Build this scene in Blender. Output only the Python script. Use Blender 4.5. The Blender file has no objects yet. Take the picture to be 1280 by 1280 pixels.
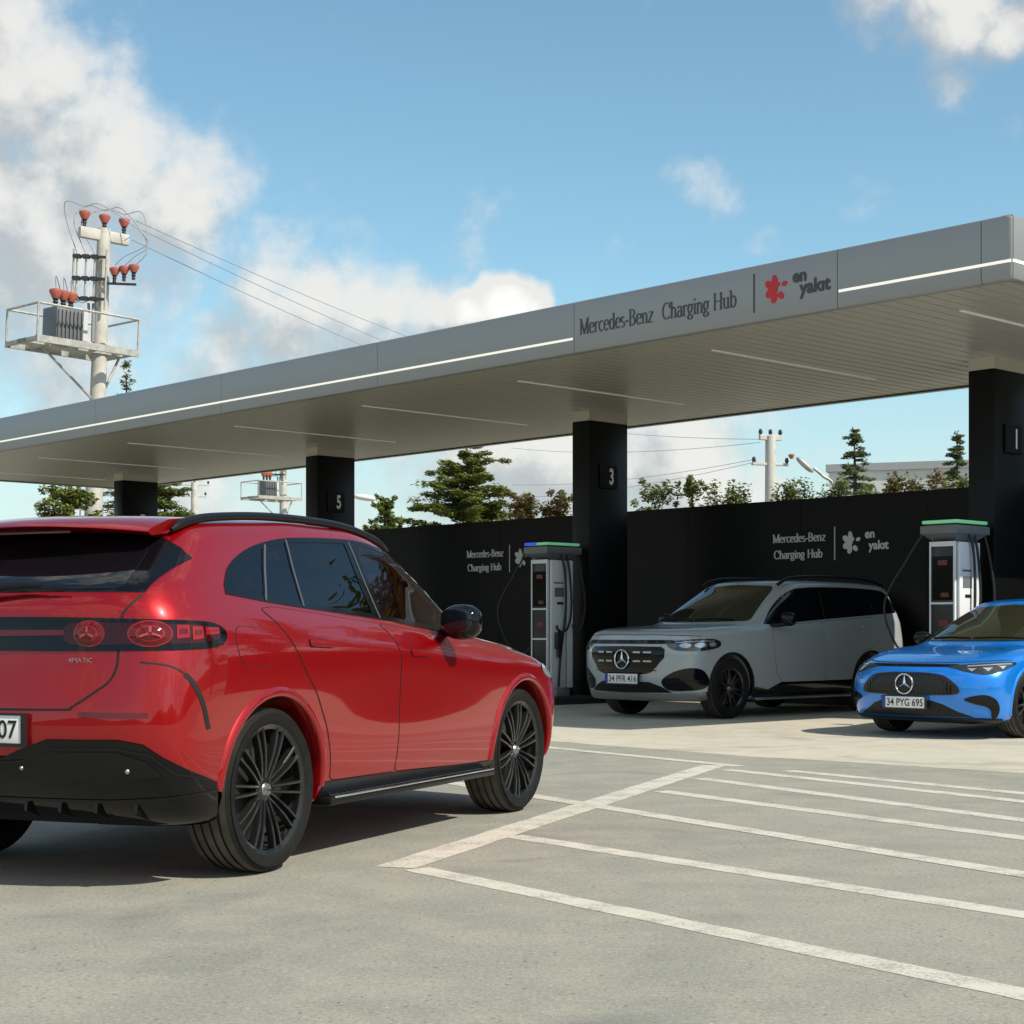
import bpy, bmesh, math, random
import numpy as np
from mathutils import Vector, Matrix
from mathutils.bvhtree import BVHTree
from mathutils.geometry import delaunay_2d_cdt
R = math.radians
scene = bpy.context.scene
COL = scene.collection

# ---------------------------------------------------------------- camera
cam = bpy.data.cameras.new("camera")
cam_o = bpy.data.objects.new("camera", cam); COL.objects.link(cam_o)
cam_o.location = (0, 0, 1.10); cam_o.rotation_euler = (R(90), 0, 0)
cam.sensor_width = 36; cam.lens = 2090 / 1280 * 36
cam.shift_y = 150 / 1280
cam.clip_start = .1; cam.clip_end = 3000
scene.camera = cam_o
FPX, HOR, CH = 2090., 790., 1.10
def px(u, v, Y):                       # a point seen at (u, v) of the photograph, Y metres away
    return Vector(((u - 640) / FPX * Y, Y, CH + (HOR - v) / FPX * Y))
def gpx(u, v, z=0.):
    Y = FPX * (CH - z) / (v - HOR)
    return Vector(((u - 640) / FPX * Y, Y, z))
# canopy frame: a runs along the canopy to the far left, b across it to the far right
TH = R(43.2344)
AX = Vector((-math.sin(TH), math.cos(TH), 0)); BX = Vector((math.cos(TH), math.sin(TH), 0))
C1 = Vector((6.03, 20.9, 0))
def cw(a, b, z=0.): return C1 + AX * a + BX * b + Vector((0, 0, z))

# ---------------------------------------------------------------- light
SUN_EL = R(46)
to_sun = Vector((.81, -.585, 0)).normalized() * math.cos(SUN_EL) + Vector((0, 0, math.sin(SUN_EL)))
sun = bpy.data.lights.new("sun", 'SUN'); sun.energy = 4.6; sun.angle = R(.5); sun.color = (1, .93, .80)
sun_o = bpy.data.objects.new("sun", sun); COL.objects.link(sun_o)
sun_o.rotation_euler = (-to_sun).to_track_quat('-Z', 'Y').to_euler()
sun_o.location = (30, -10, 40)
scene.view_settings.view_transform = 'Standard'; scene.view_settings.look = 'None'
scene.view_settings.exposure = 0.18; scene.view_settings.gamma = 1

world = bpy.data.worlds.new("World"); scene.world = world; world.use_nodes = True
wn = world.node_tree; wn.nodes.clear()
def N(tree, typ, **kw):
    n = tree.nodes.new(typ)
    for k, v in kw.items(): setattr(n, k, v)
    return n
def math_n(tree, op, a, b=None, clamp=False):
    n = N(tree, 'ShaderNodeMath', operation=op, use_clamp=clamp)
    for i, s in enumerate((a, b)):
        if s is None: continue
        if isinstance(s, (int, float)): n.inputs[i].default_value = s
        else: tree.links.new(s, n.inputs[i])
    return n.outputs[0]
def vec_n(tree, op, a, b=None, scale=None):
    n = N(tree, 'ShaderNodeVectorMath', operation=op)
    for i, s in enumerate((a, b)):
        if s is None: continue
        if isinstance(s, (tuple, list, Vector)): n.inputs[i].default_value = tuple(s)
        else: tree.links.new(s, n.inputs[i])
    if scale is not None: n.inputs['Scale'].default_value = scale
    return n.outputs['Value'] if op in ('DISTANCE', 'LENGTH', 'DOT_PRODUCT') else n.outputs[0]
def maprange(tree, v, a, b, c=0., d=1., smooth=True):
    n = N(tree, 'ShaderNodeMapRange', interpolation_type='SMOOTHSTEP' if smooth else 'LINEAR')
    tree.links.new(v, n.inputs[0])
    for i, k in enumerate((a, b, c, d)): n.inputs[i + 1].default_value = k
    return n.outputs[0]
def noise_n(tree, vec, scale, detail=6., rough=.55, dist=0.):
    n = N(tree, 'ShaderNodeTexNoise')
    if vec is not None: tree.links.new(vec, n.inputs['Vector'])
    n.inputs['Scale'].default_value = scale; n.inputs['Detail'].default_value = detail
    n.inputs['Roughness'].default_value = rough; n.inputs['Distortion'].default_value = dist
    return n
def mixc(tree, fac, a, b, blend='MIX'):
    n = N(tree, 'ShaderNodeMix', data_type='RGBA', blend_type=blend)
    for k, s in (('Factor', fac), ('A', a), ('B', b)):
        inp = [i for i in n.inputs if i.name == k and (i.type == 'RGBA' if k != 'Factor' else i.type == 'VALUE')][0]
        if isinstance(s, (int, float)): inp.default_value = s
        elif isinstance(s, (tuple, list)): inp.default_value = tuple(s) + ((1,) if len(s) == 3 else ())
        else: tree.links.new(s, inp)
    return [o for o in n.outputs if o.type == 'RGBA'][0]

sky = N(wn, 'ShaderNodeTexSky', sky_type='NISHITA'); sky.sun_disc = False
sky.sun_elevation = SUN_EL
sky.sun_rotation = math.atan2(to_sun.x, to_sun.y)
sky.air_density = 1.0; sky.dust_density = 0.4; sky.ozone_density = 1.6; sky.altitude = 50
tc = N(wn, 'ShaderNodeTexCoord'); DIR = tc.outputs['Generated']
def dirpx(u, v): return Vector(((u - 640) / FPX, 1, (HOR - v) / FPX)).normalized()
BLOBS = [  # centre in the photograph, radius in its pixels, weight
    (10, 120, 165, .92), (110, 200, 170, .92), (205, 265, 140, .85), (30, 300, 220, .85), (-90, 250, 280, .9), (70, 430, 190, .68), (190, 380, 150, .55),
    (345, 340, 100, .74), (400, 390, 130, .78), (480, 395, 100, .7), (300, 430, 110, .7), (560, 400, 80, .7),
    (632, 384, 64, 2.0), (594, 394, 50, 1.7), (664, 388, 40, 1.6),
    (1190, 10, 100, .85), (1260, 40, 80, .85), (1120, -20, 100, .6), (1330, -10, 130, .8),
    (565, 270, 70, .38), (868, 235, 58, .36), (790, 305, 55, .36), (960, 300, 50, .36), (1190, 130, 60, .36),
    (850, 575, 170, .9), (700, 590, 190, .95), (560, 560, 150, .7), (960, 600, 110, .6), (250, 620, 260, .5),
]
def cloud_density(vec):
    warp = noise_n(wn, vec, 9., 4., .6)
    w2 = vec_n(wn, 'SCALE', vec_n(wn, 'SUBTRACT', warp.outputs['Color'], (.5, .5, .5)), scale=.085)
    v2 = vec_n(wn, 'ADD', vec, w2)
    tot = None
    for (u, v, r, wgt) in BLOBS:
        d = vec_n(wn, 'DISTANCE', v2, tuple(dirpx(u, v)))
        m = maprange(wn, d, 0., r / FPX * 1.25, wgt, 0.)
        tot = m if tot is None else math_n(wn, 'MAXIMUM', tot, m)
    big = noise_n(wn, vec, 2.6, 5., .55)
    sep = N(wn, 'ShaderNodeSeparateXYZ'); wn.links.new(vec, sep.inputs[0])
    away = maprange(wn, sep.outputs['Y'], .86, .60)           # the rest of the sky, outside the photograph
    gen = math_n(wn, 'MULTIPLY', maprange(wn, big.outputs['Fac'], .44, .62), away)
    tot = math_n(wn, 'MAXIMUM', tot, gen)
    fine = noise_n(wn, vec, 22., 9., .62)
    f2 = math_n(wn, 'MULTIPLY', math_n(wn, 'SUBTRACT', fine.outputs['Fac'], .5), 1.25)
    return math_n(wn, 'ADD', tot, f2)
d0 = cloud_density(DIR)
d1 = cloud_density(vec_n(wn, 'ADD', DIR, (.016, 0, .022)))
cover = maprange(wn, d0, .12, .80)
lit = maprange(wn, math_n(wn, 'SUBTRACT', d0, d1), -.26, .34)
thick = maprange(wn, d0, 1.1, 1.9)
CL_LIT = (6.2, 6.1, 5.8); CL_DARK = (3.5, 3.75, 3.9)
ccol = mixc(wn, lit, CL_DARK, CL_LIT)
ccol = mixc(wn, math_n(wn, 'MULTIPLY', thick, .9), ccol, (7.7, 7.5, 7.15))
skyc = mixc(wn, 1.0, sky.outputs[0], (1.0, 1.22, 1.11), 'MULTIPLY')
sepw = N(wn, 'ShaderNodeSeparateXYZ'); wn.links.new(DIR, sepw.inputs[0])
hazef = maprange(wn, sepw.outputs['Z'], .20, 0.0, 0., .75)
skyc = mixc(wn, hazef, skyc, (4.6, 4.95, 5.15))
final = mixc(wn, math_n(wn, 'MULTIPLY', cover, .93), skyc, ccol)
bg = N(wn, 'ShaderNodeBackground'); bg.inputs['Strength'].default_value = .125
wn.links.new(final, bg.inputs['Color'])
wo = N(wn, 'ShaderNodeOutputWorld'); wn.links.new(bg.outputs[0], wo.inputs[0])

# ---------------------------------------------------------------- materials
def mat(name, col, rough=.5, metal=0., coat=0., emit=None, es=0., spec=.5, var=0., vscale=8., bump=0., bscale=60., coat_rough=.03):
    m = bpy.data.materials.new(name); m.use_nodes = True
    t = m.node_tree; p = t.nodes['Principled BSDF']
    p.inputs['Base Color'].default_value = tuple(col) + (1,)
    p.inputs['Roughness'].default_value = rough; p.inputs['Metallic'].default_value = metal
    p.inputs['Coat Weight'].default_value = coat; p.inputs['Coat Roughness'].default_value = coat_rough
    p.inputs['Specular IOR Level'].default_value = spec
    if emit: p.inputs['Emission Color'].default_value = tuple(emit) + (1,); p.inputs['Emission Strength'].default_value = es
    if var or bump:
        co = N(t, 'ShaderNodeTexCoord').outputs['Object']
    if var:
        n = noise_n(t, co, vscale, 8., .6)
        f = maprange(t, n.outputs['Fac'], .3, .7)
        c = mixc(t, f, tuple(x * (1 - var) for x in col), tuple(min(1, x * (1 + var)) for x in col))
        t.links.new(c, p.inputs['Base Color'])
    if bump:
        n = noise_n(t, co, bscale, 5., .6)
        b = N(t, 'ShaderNodeBump'); b.inputs['Strength'].default_value = bump; b.inputs['Distance'].default_value = .01
        t.links.new(n.outputs['Fac'], b.inputs['Height']); t.links.new(b.outputs[0], p.inputs['Normal'])
    return m
def pbsdf(m): return m.node_tree.nodes['Principled BSDF']

# ---------------------------------------------------------------- mesh helpers
def link(name, me, m=None, parent=None):
    o = bpy.data.objects.new(name, me); COL.objects.link(o)
    if m is not None and me is not None:
        for mm in (m if isinstance(m, (list, tuple)) else [m]): me.materials.append(mm)
    if parent is not None: o.parent = parent
    return o
def tag(o, label, cat=None, group=None, kind=None):
    if label: o['label'] = label
    if cat: o['category'] = cat
    if group: o['group'] = group
    if kind: o['kind'] = kind
    return o
def thing(name, label, cat, loc=(0, 0, 0), rz=0., group=None):
    o = bpy.data.objects.new(name, None); COL.objects.link(o)
    o.location = loc; o.rotation_euler = (0, 0, rz); o.empty_display_size = .3
    return tag(o, label, cat, group)
def copy_tree(o, parent=None):
    c = o.copy(); COL.objects.link(c)
    if parent is not None: c.parent = parent
    for ch in list(o.children): copy_tree(ch, c)
    return c
class MB:
    def __init__(s): s.v = []; s.f = []
    def add(s, vs, fs):
        k = len(s.v); s.v += [tuple(x) for x in vs]; s.f += [tuple(i + k for i in f) for f in fs]; return s
    def box(s, x0, x1, y0, y1, z0, z1, M=None, bev=0.):
        if bev > 0:
            bm = bmesh.new(); bmesh.ops.create_cube(bm, size=1)
            for v in bm.verts: v.co = Vector(((x0 + x1) / 2 + v.co.x * (x1 - x0), (y0 + y1) / 2 + v.co.y * (y1 - y0), (z0 + z1) / 2 + v.co.z * (z1 - z0)))
            bmesh.ops.bevel(bm, geom=list(bm.edges), offset=bev, segments=2, affect='EDGES', profile=.5)
            bm.verts.index_update()
            vs = [v.co.copy() for v in bm.verts]; fs = [[v.index for v in f.verts] for f in bm.faces]; bm.free()
        else:
            vs = [Vector((x, y, z)) for z in (z0, z1) for y in (y0, y1) for x in (x0, x1)]
            fs = [(0, 2, 3, 1), (4, 5, 7, 6), (0, 1, 5, 4), (2, 6, 7, 3), (0, 4, 6, 2), (1, 3, 7, 5)]
        if M is not None: vs = [M @ v for v in vs]
        return s.add(vs, fs)
    def tube(s, pts, r, n=8, cap=True, closed=False):
        pts = [Vector(p) for p in pts]; m = len(pts)
        rr = r if isinstance(r, (list, tuple)) else [r] * m
        vs = []; up = None
        for i, p in enumerate(pts):
            a = pts[i - 1] if (i or closed) else p
            b = pts[(i + 1) % m] if (i < m - 1 or closed) else p
            t = (b - a).normalized()
            if up is None:
                up = Vector((0, 0, 1)) if abs(t.z) < .9 else Vector((1, 0, 0))
            x = t.cross(up)
            if x.length < 1e-5: x = t.orthogonal()
            x.normalize(); y = x.cross(t).normalized(); up = y
            for k in range(n):
                an = 2 * math.pi * k / n
                vs.append(p + (x * math.cos(an) + y * math.sin(an)) * rr[i])
        fs = []
        for i in range(m if closed else m - 1):
            for k in range(n):
                j = (i + 1) % m
                fs.append((i * n + k, i * n + (k + 1) % n, j * n + (k + 1) % n, j * n + k))
        if cap and not closed:
            fs.append(tuple(range(n))[::-1]); fs.append(tuple((m - 1) * n + k for k in range(n)))
        return s.add(vs, fs)
    def lathe(s, prof, n=32, M=None, closed=False):      # prof: (radius, height) about z
        vs = []
        for (r, z) in prof:
            for k in range(n):
                an = 2 * math.pi * k / n
                vs.append(Vector((r * math.cos(an), r * math.sin(an), z)))
        m = len(prof); fs = []
        for i in range(m if closed else m - 1):
            j = (i + 1) % m
            for k in range(n):
                fs.append((i * n + k, i * n + (k + 1) % n, j * n + (k + 1) % n, j * n + k))
        if M is not None: vs = [M @ v for v in vs]
        return s.add(vs, fs)
    def prism(s, poly, d0, d1, M=None):                   # poly in (x, y), extruded along z
        tri = tri_poly(poly)
        n = len(tri[0])
        vs = [Vector((p[0], p[1], d0)) for p in tri[0]] + [Vector((p[0], p[1], d1)) for p in tri[0]]
        fs = [tuple(f[::-1]) for f in tri[1]] + [tuple(i + n for i in f) for f in tri[1]]
        m = len(poly)
        fs += [(i, (i + 1) % m, (i + 1) % m + n, i + n) for i in range(m)]
        if M is not None: vs = [M @ v for v in vs]
        return s.add(vs, fs)
    def build(s, name, m=None, parent=None, smooth=None, fix=True):
        me = bpy.data.meshes.new(name); me.from_pydata(s.v, [], s.f)
        if fix:
            bm = bmesh.new(); bm.from_mesh(me); bmesh.ops.recalc_face_normals(bm, faces=bm.faces); bm.to_mesh(me); bm.free()
        if smooth:
            me.polygons.foreach_set('use_smooth', [True] * len(me.polygons)); me.set_sharp_from_angle(angle=R(smooth))
        me.update()
        return link(name, me, m, parent)
def area2(p): return sum(p[i][0] * p[(i + 1) % len(p)][1] - p[(i + 1) % len(p)][0] * p[i][1] for i in range(len(p)))
def tri_poly(poly, extra=()):
    poly = list(poly)
    vs = [Vector((p[0], p[1])) for p in poly] + [Vector(e) for e in extra]
    n = len(poly)
    o = delaunay_2d_cdt(vs, [(i, (i + 1) % n) for i in range(n)], [list(range(n))], 1, 1e-7)
    return [tuple(v) for v in o[0]], [tuple(f) for f in o[2]]
def inside(p, poly):
    c = False; n = len(poly); j = n - 1
    for i in range(n):
        if (poly[i][1] > p[1]) != (poly[j][1] > p[1]) and p[0] < (poly[j][0] - poly[i][0]) * (p[1] - poly[i][1]) / (poly[j][1] - poly[i][1]) + poly[i][0]: c = not c
        j = i
    return c
def rounded(poly, r, n=5):                    # round every corner by r (or (x, y, r) per corner)
    out = []; m = len(poly)
    for i in range(m):
        p = Vector(poly[i][:2]); a = Vector(poly[i - 1][:2]); b = Vector(poly[(i + 1) % m][:2])
        rr = poly[i][2] if len(poly[i]) > 2 else r
        la = (a - p).length; lb = (b - p).length
        q = min(rr, la * .48, lb * .48)
        if q < 1e-6: out.append(tuple(p)); continue
        p0 = p + (a - p) / la * q; p1 = p + (b - p) / lb * q
        for k in range(n + 1):
            t = k / n; out.append(tuple(p0 * (1 - t) ** 2 + p * 2 * t * (1 - t) + p1 * t * t))
    return out
def catmull(pts, n=6, closed=False):
    pts = [Vector(p) for p in pts]; m = len(pts); out = []
    for i in range(m if closed else m - 1):
        p0 = pts[i - 1] if (i or closed) else pts[0] * 2 - pts[1]
        p1 = pts[i]; p2 = pts[(i + 1) % m]
        p3 = pts[(i + 2) % m] if (i + 2 < m or closed) else p2 * 2 - p1
        for k in range(n):
            t = k / n
            out.append(.5 * ((2 * p1) + (p2 - p0) * t + (2 * p0 - 5 * p1 + 4 * p2 - p3) * t * t + (3 * p1 - p0 - 3 * p2 + p3) * t ** 3))
    if not closed: out.append(pts[-1])
    return [tuple(p) for p in out]
def densify(poly, d, closed=True):
    out = []; m = len(poly)
    for i in range(m if closed else m - 1):
        a = Vector(poly[i]); b = Vector(poly[(i + 1) % m]); k = max(1, int((b - a).length / d))
        out += [tuple(a.lerp(b, j / k)) for j in range(k)]
    if not closed: out.append(tuple(poly[-1]))
    return out

# lettering: serif capitals drawn as pen strokes, thick on the verticals and thin on the horizontals
def glyphs():
    L = lambda *p: ('l', p); A = lambda *p: ('a', p); S = lambda *p: ('s', p)
    return {
     'M': (.90, [L((.12, 0), (.12, 1)), L((.12, 1), (.44, .02)), L((.44, .02), (.77, 1)), L((.77, 1), (.77, 0)), S(.12, 0), S(.77, 0), S(.08, 1), S(.81, 1)]),
     'e': (.52, [A(.27, .33, .21, .33, 8, 315), L((.06, .37), (.47, .37))]),
     'r': (.42, [L((.12, 0), (.12, .64)), A(.30, .38, .18, .26, 165, 55), S(.12, 0), S(.07, .64)]),
     'c': (.48, [A(.27, .33, .21, .33, 48, 315)]),
     'd': (.58, [A(.26, .33, .20, .33, 0, 360), L((.45, 0), (.45, 1)), S(.48, 0), S(.42, 1)]),
     's': (.42, [A(.21, .49, .14, .16, 40, 270), A(.20, .165, .15, .165, 90, -140)]),
     '-': (.34, [('h', (.05, .33, .29, .33))]),
     'B': (.68, [L((.14, 0), (.14, 1)), A(.28, .77, .24, .23, 90, -90), A(.28, .27, .30, .27, 90, -90), L((.05, 1), (.28, 1)), L((.14, .54), (.28, .54)), L((.05, 0), (.28, 0))]),
     'n': (.58, [L((.12, 0), (.12, .64)), A(.285, .42, .165, .23, 180, 0), L((.45, .42), (.45, 0)), S(.12, 0), S(.45, 0), S(.07, .64)]),
     'z': (.48, [L((.05, .64), (.43, .64)), L((.43, .64), (.05, 0)), L((.05, 0), (.45, 0))]),
     'C': (.74, [A(.42, .5, .35, .5, 45, 315), L((.66, .86), (.68, .66))]),
     'h': (.58, [L((.12, 0), (.12, 1)), A(.285, .42, .165, .23, 180, 0), L((.45, .42), (.45, 0)), S(.12, 0), S(.45, 0), S(.07, 1)]),
     'a': (.50, [L((.39, .46), (.39, 0)), A(.23, .46, .16, .19, 0, 155), A(.22, .18, .16, .19, 75, 330), L((.26, .37), (.39, .37)), S(.42, 0)]),
     'g': (.52, [A(.23, .40, .17, .25, 0, 360), A(.24, -.12, .19, .14, 0, 360), L((.14, .17), (.12, .06)), L((.12, .05), (.36, .02)), L((.38, .58), (.48, .64))]),
     'i': (.26, [L((.13, 0), (.13, .64)), S(.13, 0), S(.08, .64), ('h', (.07, .88, .19, .88))]),
     'H': (.80, [L((.14, 0), (.14, 1)), L((.66, 0), (.66, 1)), L((.14, .52), (.66, .52)), S(.14, 0), S(.66, 0), S(.14, 1), S(.66, 1)]),
     'u': (.58, [L((.12, .64), (.12, .22)), A(.285, .22, .165, .22, 180, 360), L((.45, .64), (.45, 0)), S(.09, .64), S(.42, .64), S(.48, 0)]),
     'b': (.58, [L((.12, 0), (.12, 1)), A(.31, .33, .20, .33, 0, 360), S(.07, 1)]),
     ' ': (.34, [])}
GL = glyphs()
def serif_text(mb, text, M, height, sx=.82, thick=.125, thin=.06, depth=.006):
    x0 = 0.; z = 0
    for ch in text:
        adv, st = GL[ch]
        for (k, p) in st:
            if k == 'l': pts = [Vector(q) for q in p]
            elif k == 'a':
                n = max(6, int(abs(p[5] - p[4]) / 15)); pts = [Vector((p[0] + p[2] * math.cos(R(p[4] + (p[5] - p[4]) * i / n)), p[1] + p[3] * math.sin(R(p[4] + (p[5] - p[4]) * i / n)))) for i in range(n + 1)]
            elif k == 's': pts = [Vector((p[0] - .10, p[1] - (.02 if p[1] > 0 else -.02))), Vector((p[0] + .10, p[1] - (.02 if p[1] > 0 else -.02)))]
            else: pts = [Vector((p[0], p[1])), Vector((p[2], p[3]))]
            left = []; right = []
            for i, q in enumerate(pts):
                a = pts[max(0, i - 1)]; b = pts[min(len(pts) - 1, i + 1)]; t = (b - a).normalized()
                w = thick if k == 'h' else thin + (thick - thin) * abs(t.y) ** 1.5
                nn = Vector((-t.y, t.x)) * w / 2
                left.append(q + nn); right.append(q - nn)
            z += 1; dz = depth + (z % 5) * .0004
            vs = []; fs = []
            for l, r in zip(left, right):
                for q, d in ((l, dz), (r, dz), (l, -.001), (r, -.001)):
                    vs.append(M @ Vector(((x0 + q.x) * sx * height, q.y * height, d)))
            for i in range(len(left) - 1):
                a, b = i * 4, i * 4 + 4
                fs += [(a, a + 1, b + 1, b), (a + 2, b + 2, b + 3, a + 3), (a, b, b + 2, a + 2), (a + 1, a + 3, b + 3, b + 1)]
            e = (len(left) - 1) * 4
            fs += [(0, 2, 3, 1), (e, e + 1, e + 3, e + 2)]
            mb.add(vs, fs)
        x0 += adv
    return x0 * sx * height
def sans_text(mb, text, M, height, sx=1., bold=0., depth=.004, align='LEFT', spacing=1., heavy=False):
    cu = bpy.data.curves.new('t', 'FONT'); cu.body = text; cu.size = 1.; cu.extrude = 0.; cu.offset = bold; cu.align_x = align; cu.space_character = spacing
    o = bpy.data.objects.new('t', cu); COL.objects.link(o)
    dg = bpy.context.evaluated_depsgraph_get(); me = bpy.data.meshes.new_from_object(o.evaluated_get(dg))
    s = height / .70; k = .022 if heavy else 0
    for i, (ox, oy) in enumerate(((0, 0), (k, 0), (-k, 0), (0, k), (0, -k)) if heavy else ((0, 0),)):
        vs = [M @ Vector(((v.co.x + ox) * s * sx, (v.co.y + oy) * s, depth + i * .0005)) for v in me.vertices]
        mb.add(vs, [tuple(p.vertices) for p in me.polygons])
    wd = max((v.co.x for v in me.vertices), default=0) * s * sx
    bpy.data.objects.remove(o); bpy.data.meshes.remove(me); bpy.data.curves.remove(cu)
    return wd
def frame_M(o, x, y):                    # local (x, y, z) -> world with given axes
    x = Vector(x).normalized(); y = Vector(y).normalized(); z = x.cross(y)
    return Matrix(((x.x, y.x, z.x, o[0]), (x.y, y.y, z.y, o[1]), (x.z, y.z, z.z, o[2]), (0, 0, 0, 1)))
def flower(mb, M, s, depth=.006):        # splash of rounded petals
    for k, (an, r0, rl, rw) in enumerate([(100, .30, .26, .13), (148, .34, .24, .15), (205, .30, .22, .17), (255, .33, .22, .14), (310, .36, .16, .12), (20, .42, .13, .09), (62, .18, .10, .08), (180, .08, .16, .14)]):
        c = Vector((math.cos(R(an)), math.sin(R(an)))); d = Vector((-c.y, c.x)); p = c * r0
        poly = [p + c * rl * math.cos(t) + d * rw * math.sin(t) for t in (2 * math.pi * i / 14 for i in range(14))]
        n = 14; dz = depth + k * .0005
        vs = [M @ Vector((q.x * s, q.y * s, dz)) for q in poly] + [M @ Vector((q.x * s, q.y * s, 0)) for q in poly]
        mb.add(vs, [tuple(range(n))] + [(i, (i + 1) % n, (i + 1) % n + n, i + n) for i in range(n)])
# ---------------------------------------------------------------- ground
def asphalt_mat(name, c0, c1, c2, speck=1., grain=1.):
    m = bpy.data.materials.new(name); m.use_nodes = True; t = m.node_tree; p = pbsdf(m)
    co = N(t, 'ShaderNodeTexCoord').outputs['Object']
    big = noise_n(t, co, .32, 6., .6, .4); mid = noise_n(t, co, 2.6, 8., .65); fine = noise_n(t, co, 55., 4., .7); tiny = noise_n(t, co, 170., 3., .7)
    c = mixc(t, maprange(t, big.outputs['Fac'], .32, .68), c0, c1)
    c = mixc(t, maprange(t, mid.outputs['Fac'], .38, .66, 0., .75), c, c2)
    g = math_n(t, 'ADD', math_n(t, 'MULTIPLY', fine.outputs['Fac'], .5), math_n(t, 'MULTIPLY', tiny.outputs['Fac'], .5))
    gv = maprange(t, g, .34, .66, 1 - .38 * grain, 1 + .38 * grain, False)
    cc = N(t, 'ShaderNodeCombineColor'); [t.links.new(gv, cc.inputs[i]) for i in range(3)]
    c = mixc(t, 1., c, cc.outputs[0], 'MULTIPLY')
    vo = N(t, 'ShaderNodeTexVoronoi'); t.links.new(co, vo.inputs['Vector']); vo.inputs['Scale'].default_value = 20.; vo.inputs['Randomness'].default_value = 1
    sepc = N(t, 'ShaderNodeSeparateColor'); t.links.new(vo.outputs['Color'], sepc.inputs[0])
    spot = math_n(t, 'MULTIPLY', maprange(t, vo.outputs['Distance'], .20, .10), math_n(t, 'GREATER_THAN', sepc.outputs[0], .68))
    c = mixc(t, math_n(t, 'MULTIPLY', spot, .55 * speck), c, (.05, .05, .045))
    spot2 = math_n(t, 'MULTIPLY', maprange(t, vo.outputs['Distance'], .16, .07), math_n(t, 'LESS_THAN', sepc.outputs[1], .10))
    c = mixc(t, math_n(t, 'MULTIPLY', spot2, .6 * speck), c, (.55, .53, .48))
    v3 = N(t, 'ShaderNodeTexVoronoi'); t.links.new(co, v3.inputs['Vector']); v3.inputs['Scale'].default_value = 62.
    sp3 = N(t, 'ShaderNodeSeparateColor'); t.links.new(v3.outputs['Color'], sp3.inputs[0])
    pit = math_n(t, 'MULTIPLY', maprange(t, v3.outputs['Distance'], .40, .15), math_n(t, 'GREATER_THAN', sp3.outputs[0], .72))
    c = mixc(t, math_n(t, 'MULTIPLY', pit, .42 * speck), c, (.075, .075, .065))
    chip = math_n(t, 'MULTIPLY', maprange(t, v3.outputs['Distance'], .36, .15), math_n(t, 'GREATER_THAN', sp3.outputs[1], .84))
    c = mixc(t, math_n(t, 'MULTIPLY', chip, .45 * speck), c, (.52, .50, .45))
    stain = noise_n(t, co, .9, 3., .5, 1.2)
    c = mixc(t, maprange(t, stain.outputs['Fac'], .56, .74, 0., .38), c, (.13, .13, .12))
    t.links.new(c, p.inputs['Base Color']); p.inputs['Roughness'].default_value = .88; p.inputs['Specular IOR Level'].default_value = .25
    b = N(t, 'ShaderNodeBump'); b.inputs['Strength'].default_value = .35; b.inputs['Distance'].default_value = .004
    t.links.new(g, b.inputs['Height']); t.links.new(b.outputs[0], p.inputs['Normal'])
    return m
M_ASPH = asphalt_mat('asphalt', (.290, .283, .238), (.238, .237, .206), (.330, .310, .252))
M_CONC = asphalt_mat('concrete_paving', (.49, .455, .37), (.41, .385, .315), (.53, .49, .40), .3, .5)
g = MB(); S = 1500.
g.v = [(-S, -S, 0), (S, -S, 0), (S, S, 0), (-S, S, 0)]; g.f = [(0, 1, 2, 3)]
tag(g.build('ground', M_ASPH, fix=False), 'light grey weathered asphalt of the parking area', kind='structure')
g = MB(); e = []
rnd = random.Random(4)
na = 90
for i in range(na + 1):
    a = -14 + 44 * i / na; e.append((a, -6.95 + .10 * math.sin(a * .9) + rnd.uniform(-.05, .05)))
pts = [cw(a, b, .0012) for a, b in e] + [cw(30, 3.2, .0012), cw(-14, 3.2, .0012)]
g.v = [tuple(p) for p in pts]; g.f = [tuple(range(len(pts)))]
tag(g.build('concrete_bay', M_CONC, fix=False), 'pale concrete paving under and in front of the canopy', kind='structure')
M_LINE = bpy.data.materials.new('worn_road_paint'); M_LINE.use_nodes = True
t = M_LINE.node_tree; p = pbsdf(M_LINE); co = N(t, 'ShaderNodeTexCoord').outputs['Object']
n1 = noise_n(t, co, 5., 8., .7); n2 = noise_n(t, co, 60., 4., .7)
wv = math_n(t, 'ADD', math_n(t, 'MULTIPLY', n1.outputs['Fac'], .5), math_n(t, 'MULTIPLY', n2.outputs['Fac'], .5))
t.links.new(mixc(t, maprange(t, wv, .47, .60, 0., .9), (.56, .53, .45), (.30, .29, .245)), p.inputs['Base Color']); p.inputs['Roughness'].default_value = .8
ln = MB(); LW = .075
def stripe(p, q, w=LW, z=.008, wob=0.):
    p = Vector((p[0], p[1], 0)); q = Vector((q[0], q[1], 0)); d = (q - p).normalized(); n = Vector((-d.y, d.x, 0))
    m = max(2, int((q - p).length / .12)); vs = []
    for i in range(m + 1):
        c = p.lerp(q, i / m)
        for s in (-1, 1): vs.append(c + n * (s * (w + rnd.uniform(-.005, .005))) + Vector((0, 0, z)))
    ln.add(vs, [(2 * i, 2 * i + 2, 2 * i + 3, 2 * i + 1) for i in range(m)])
def ext(p, q, k): p = Vector(p[:2]); q = Vector(q[:2]); return q + (q - p).normalized() * k
G = lambda u, v: gpx(u, v)[:2]
zz = .008
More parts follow.
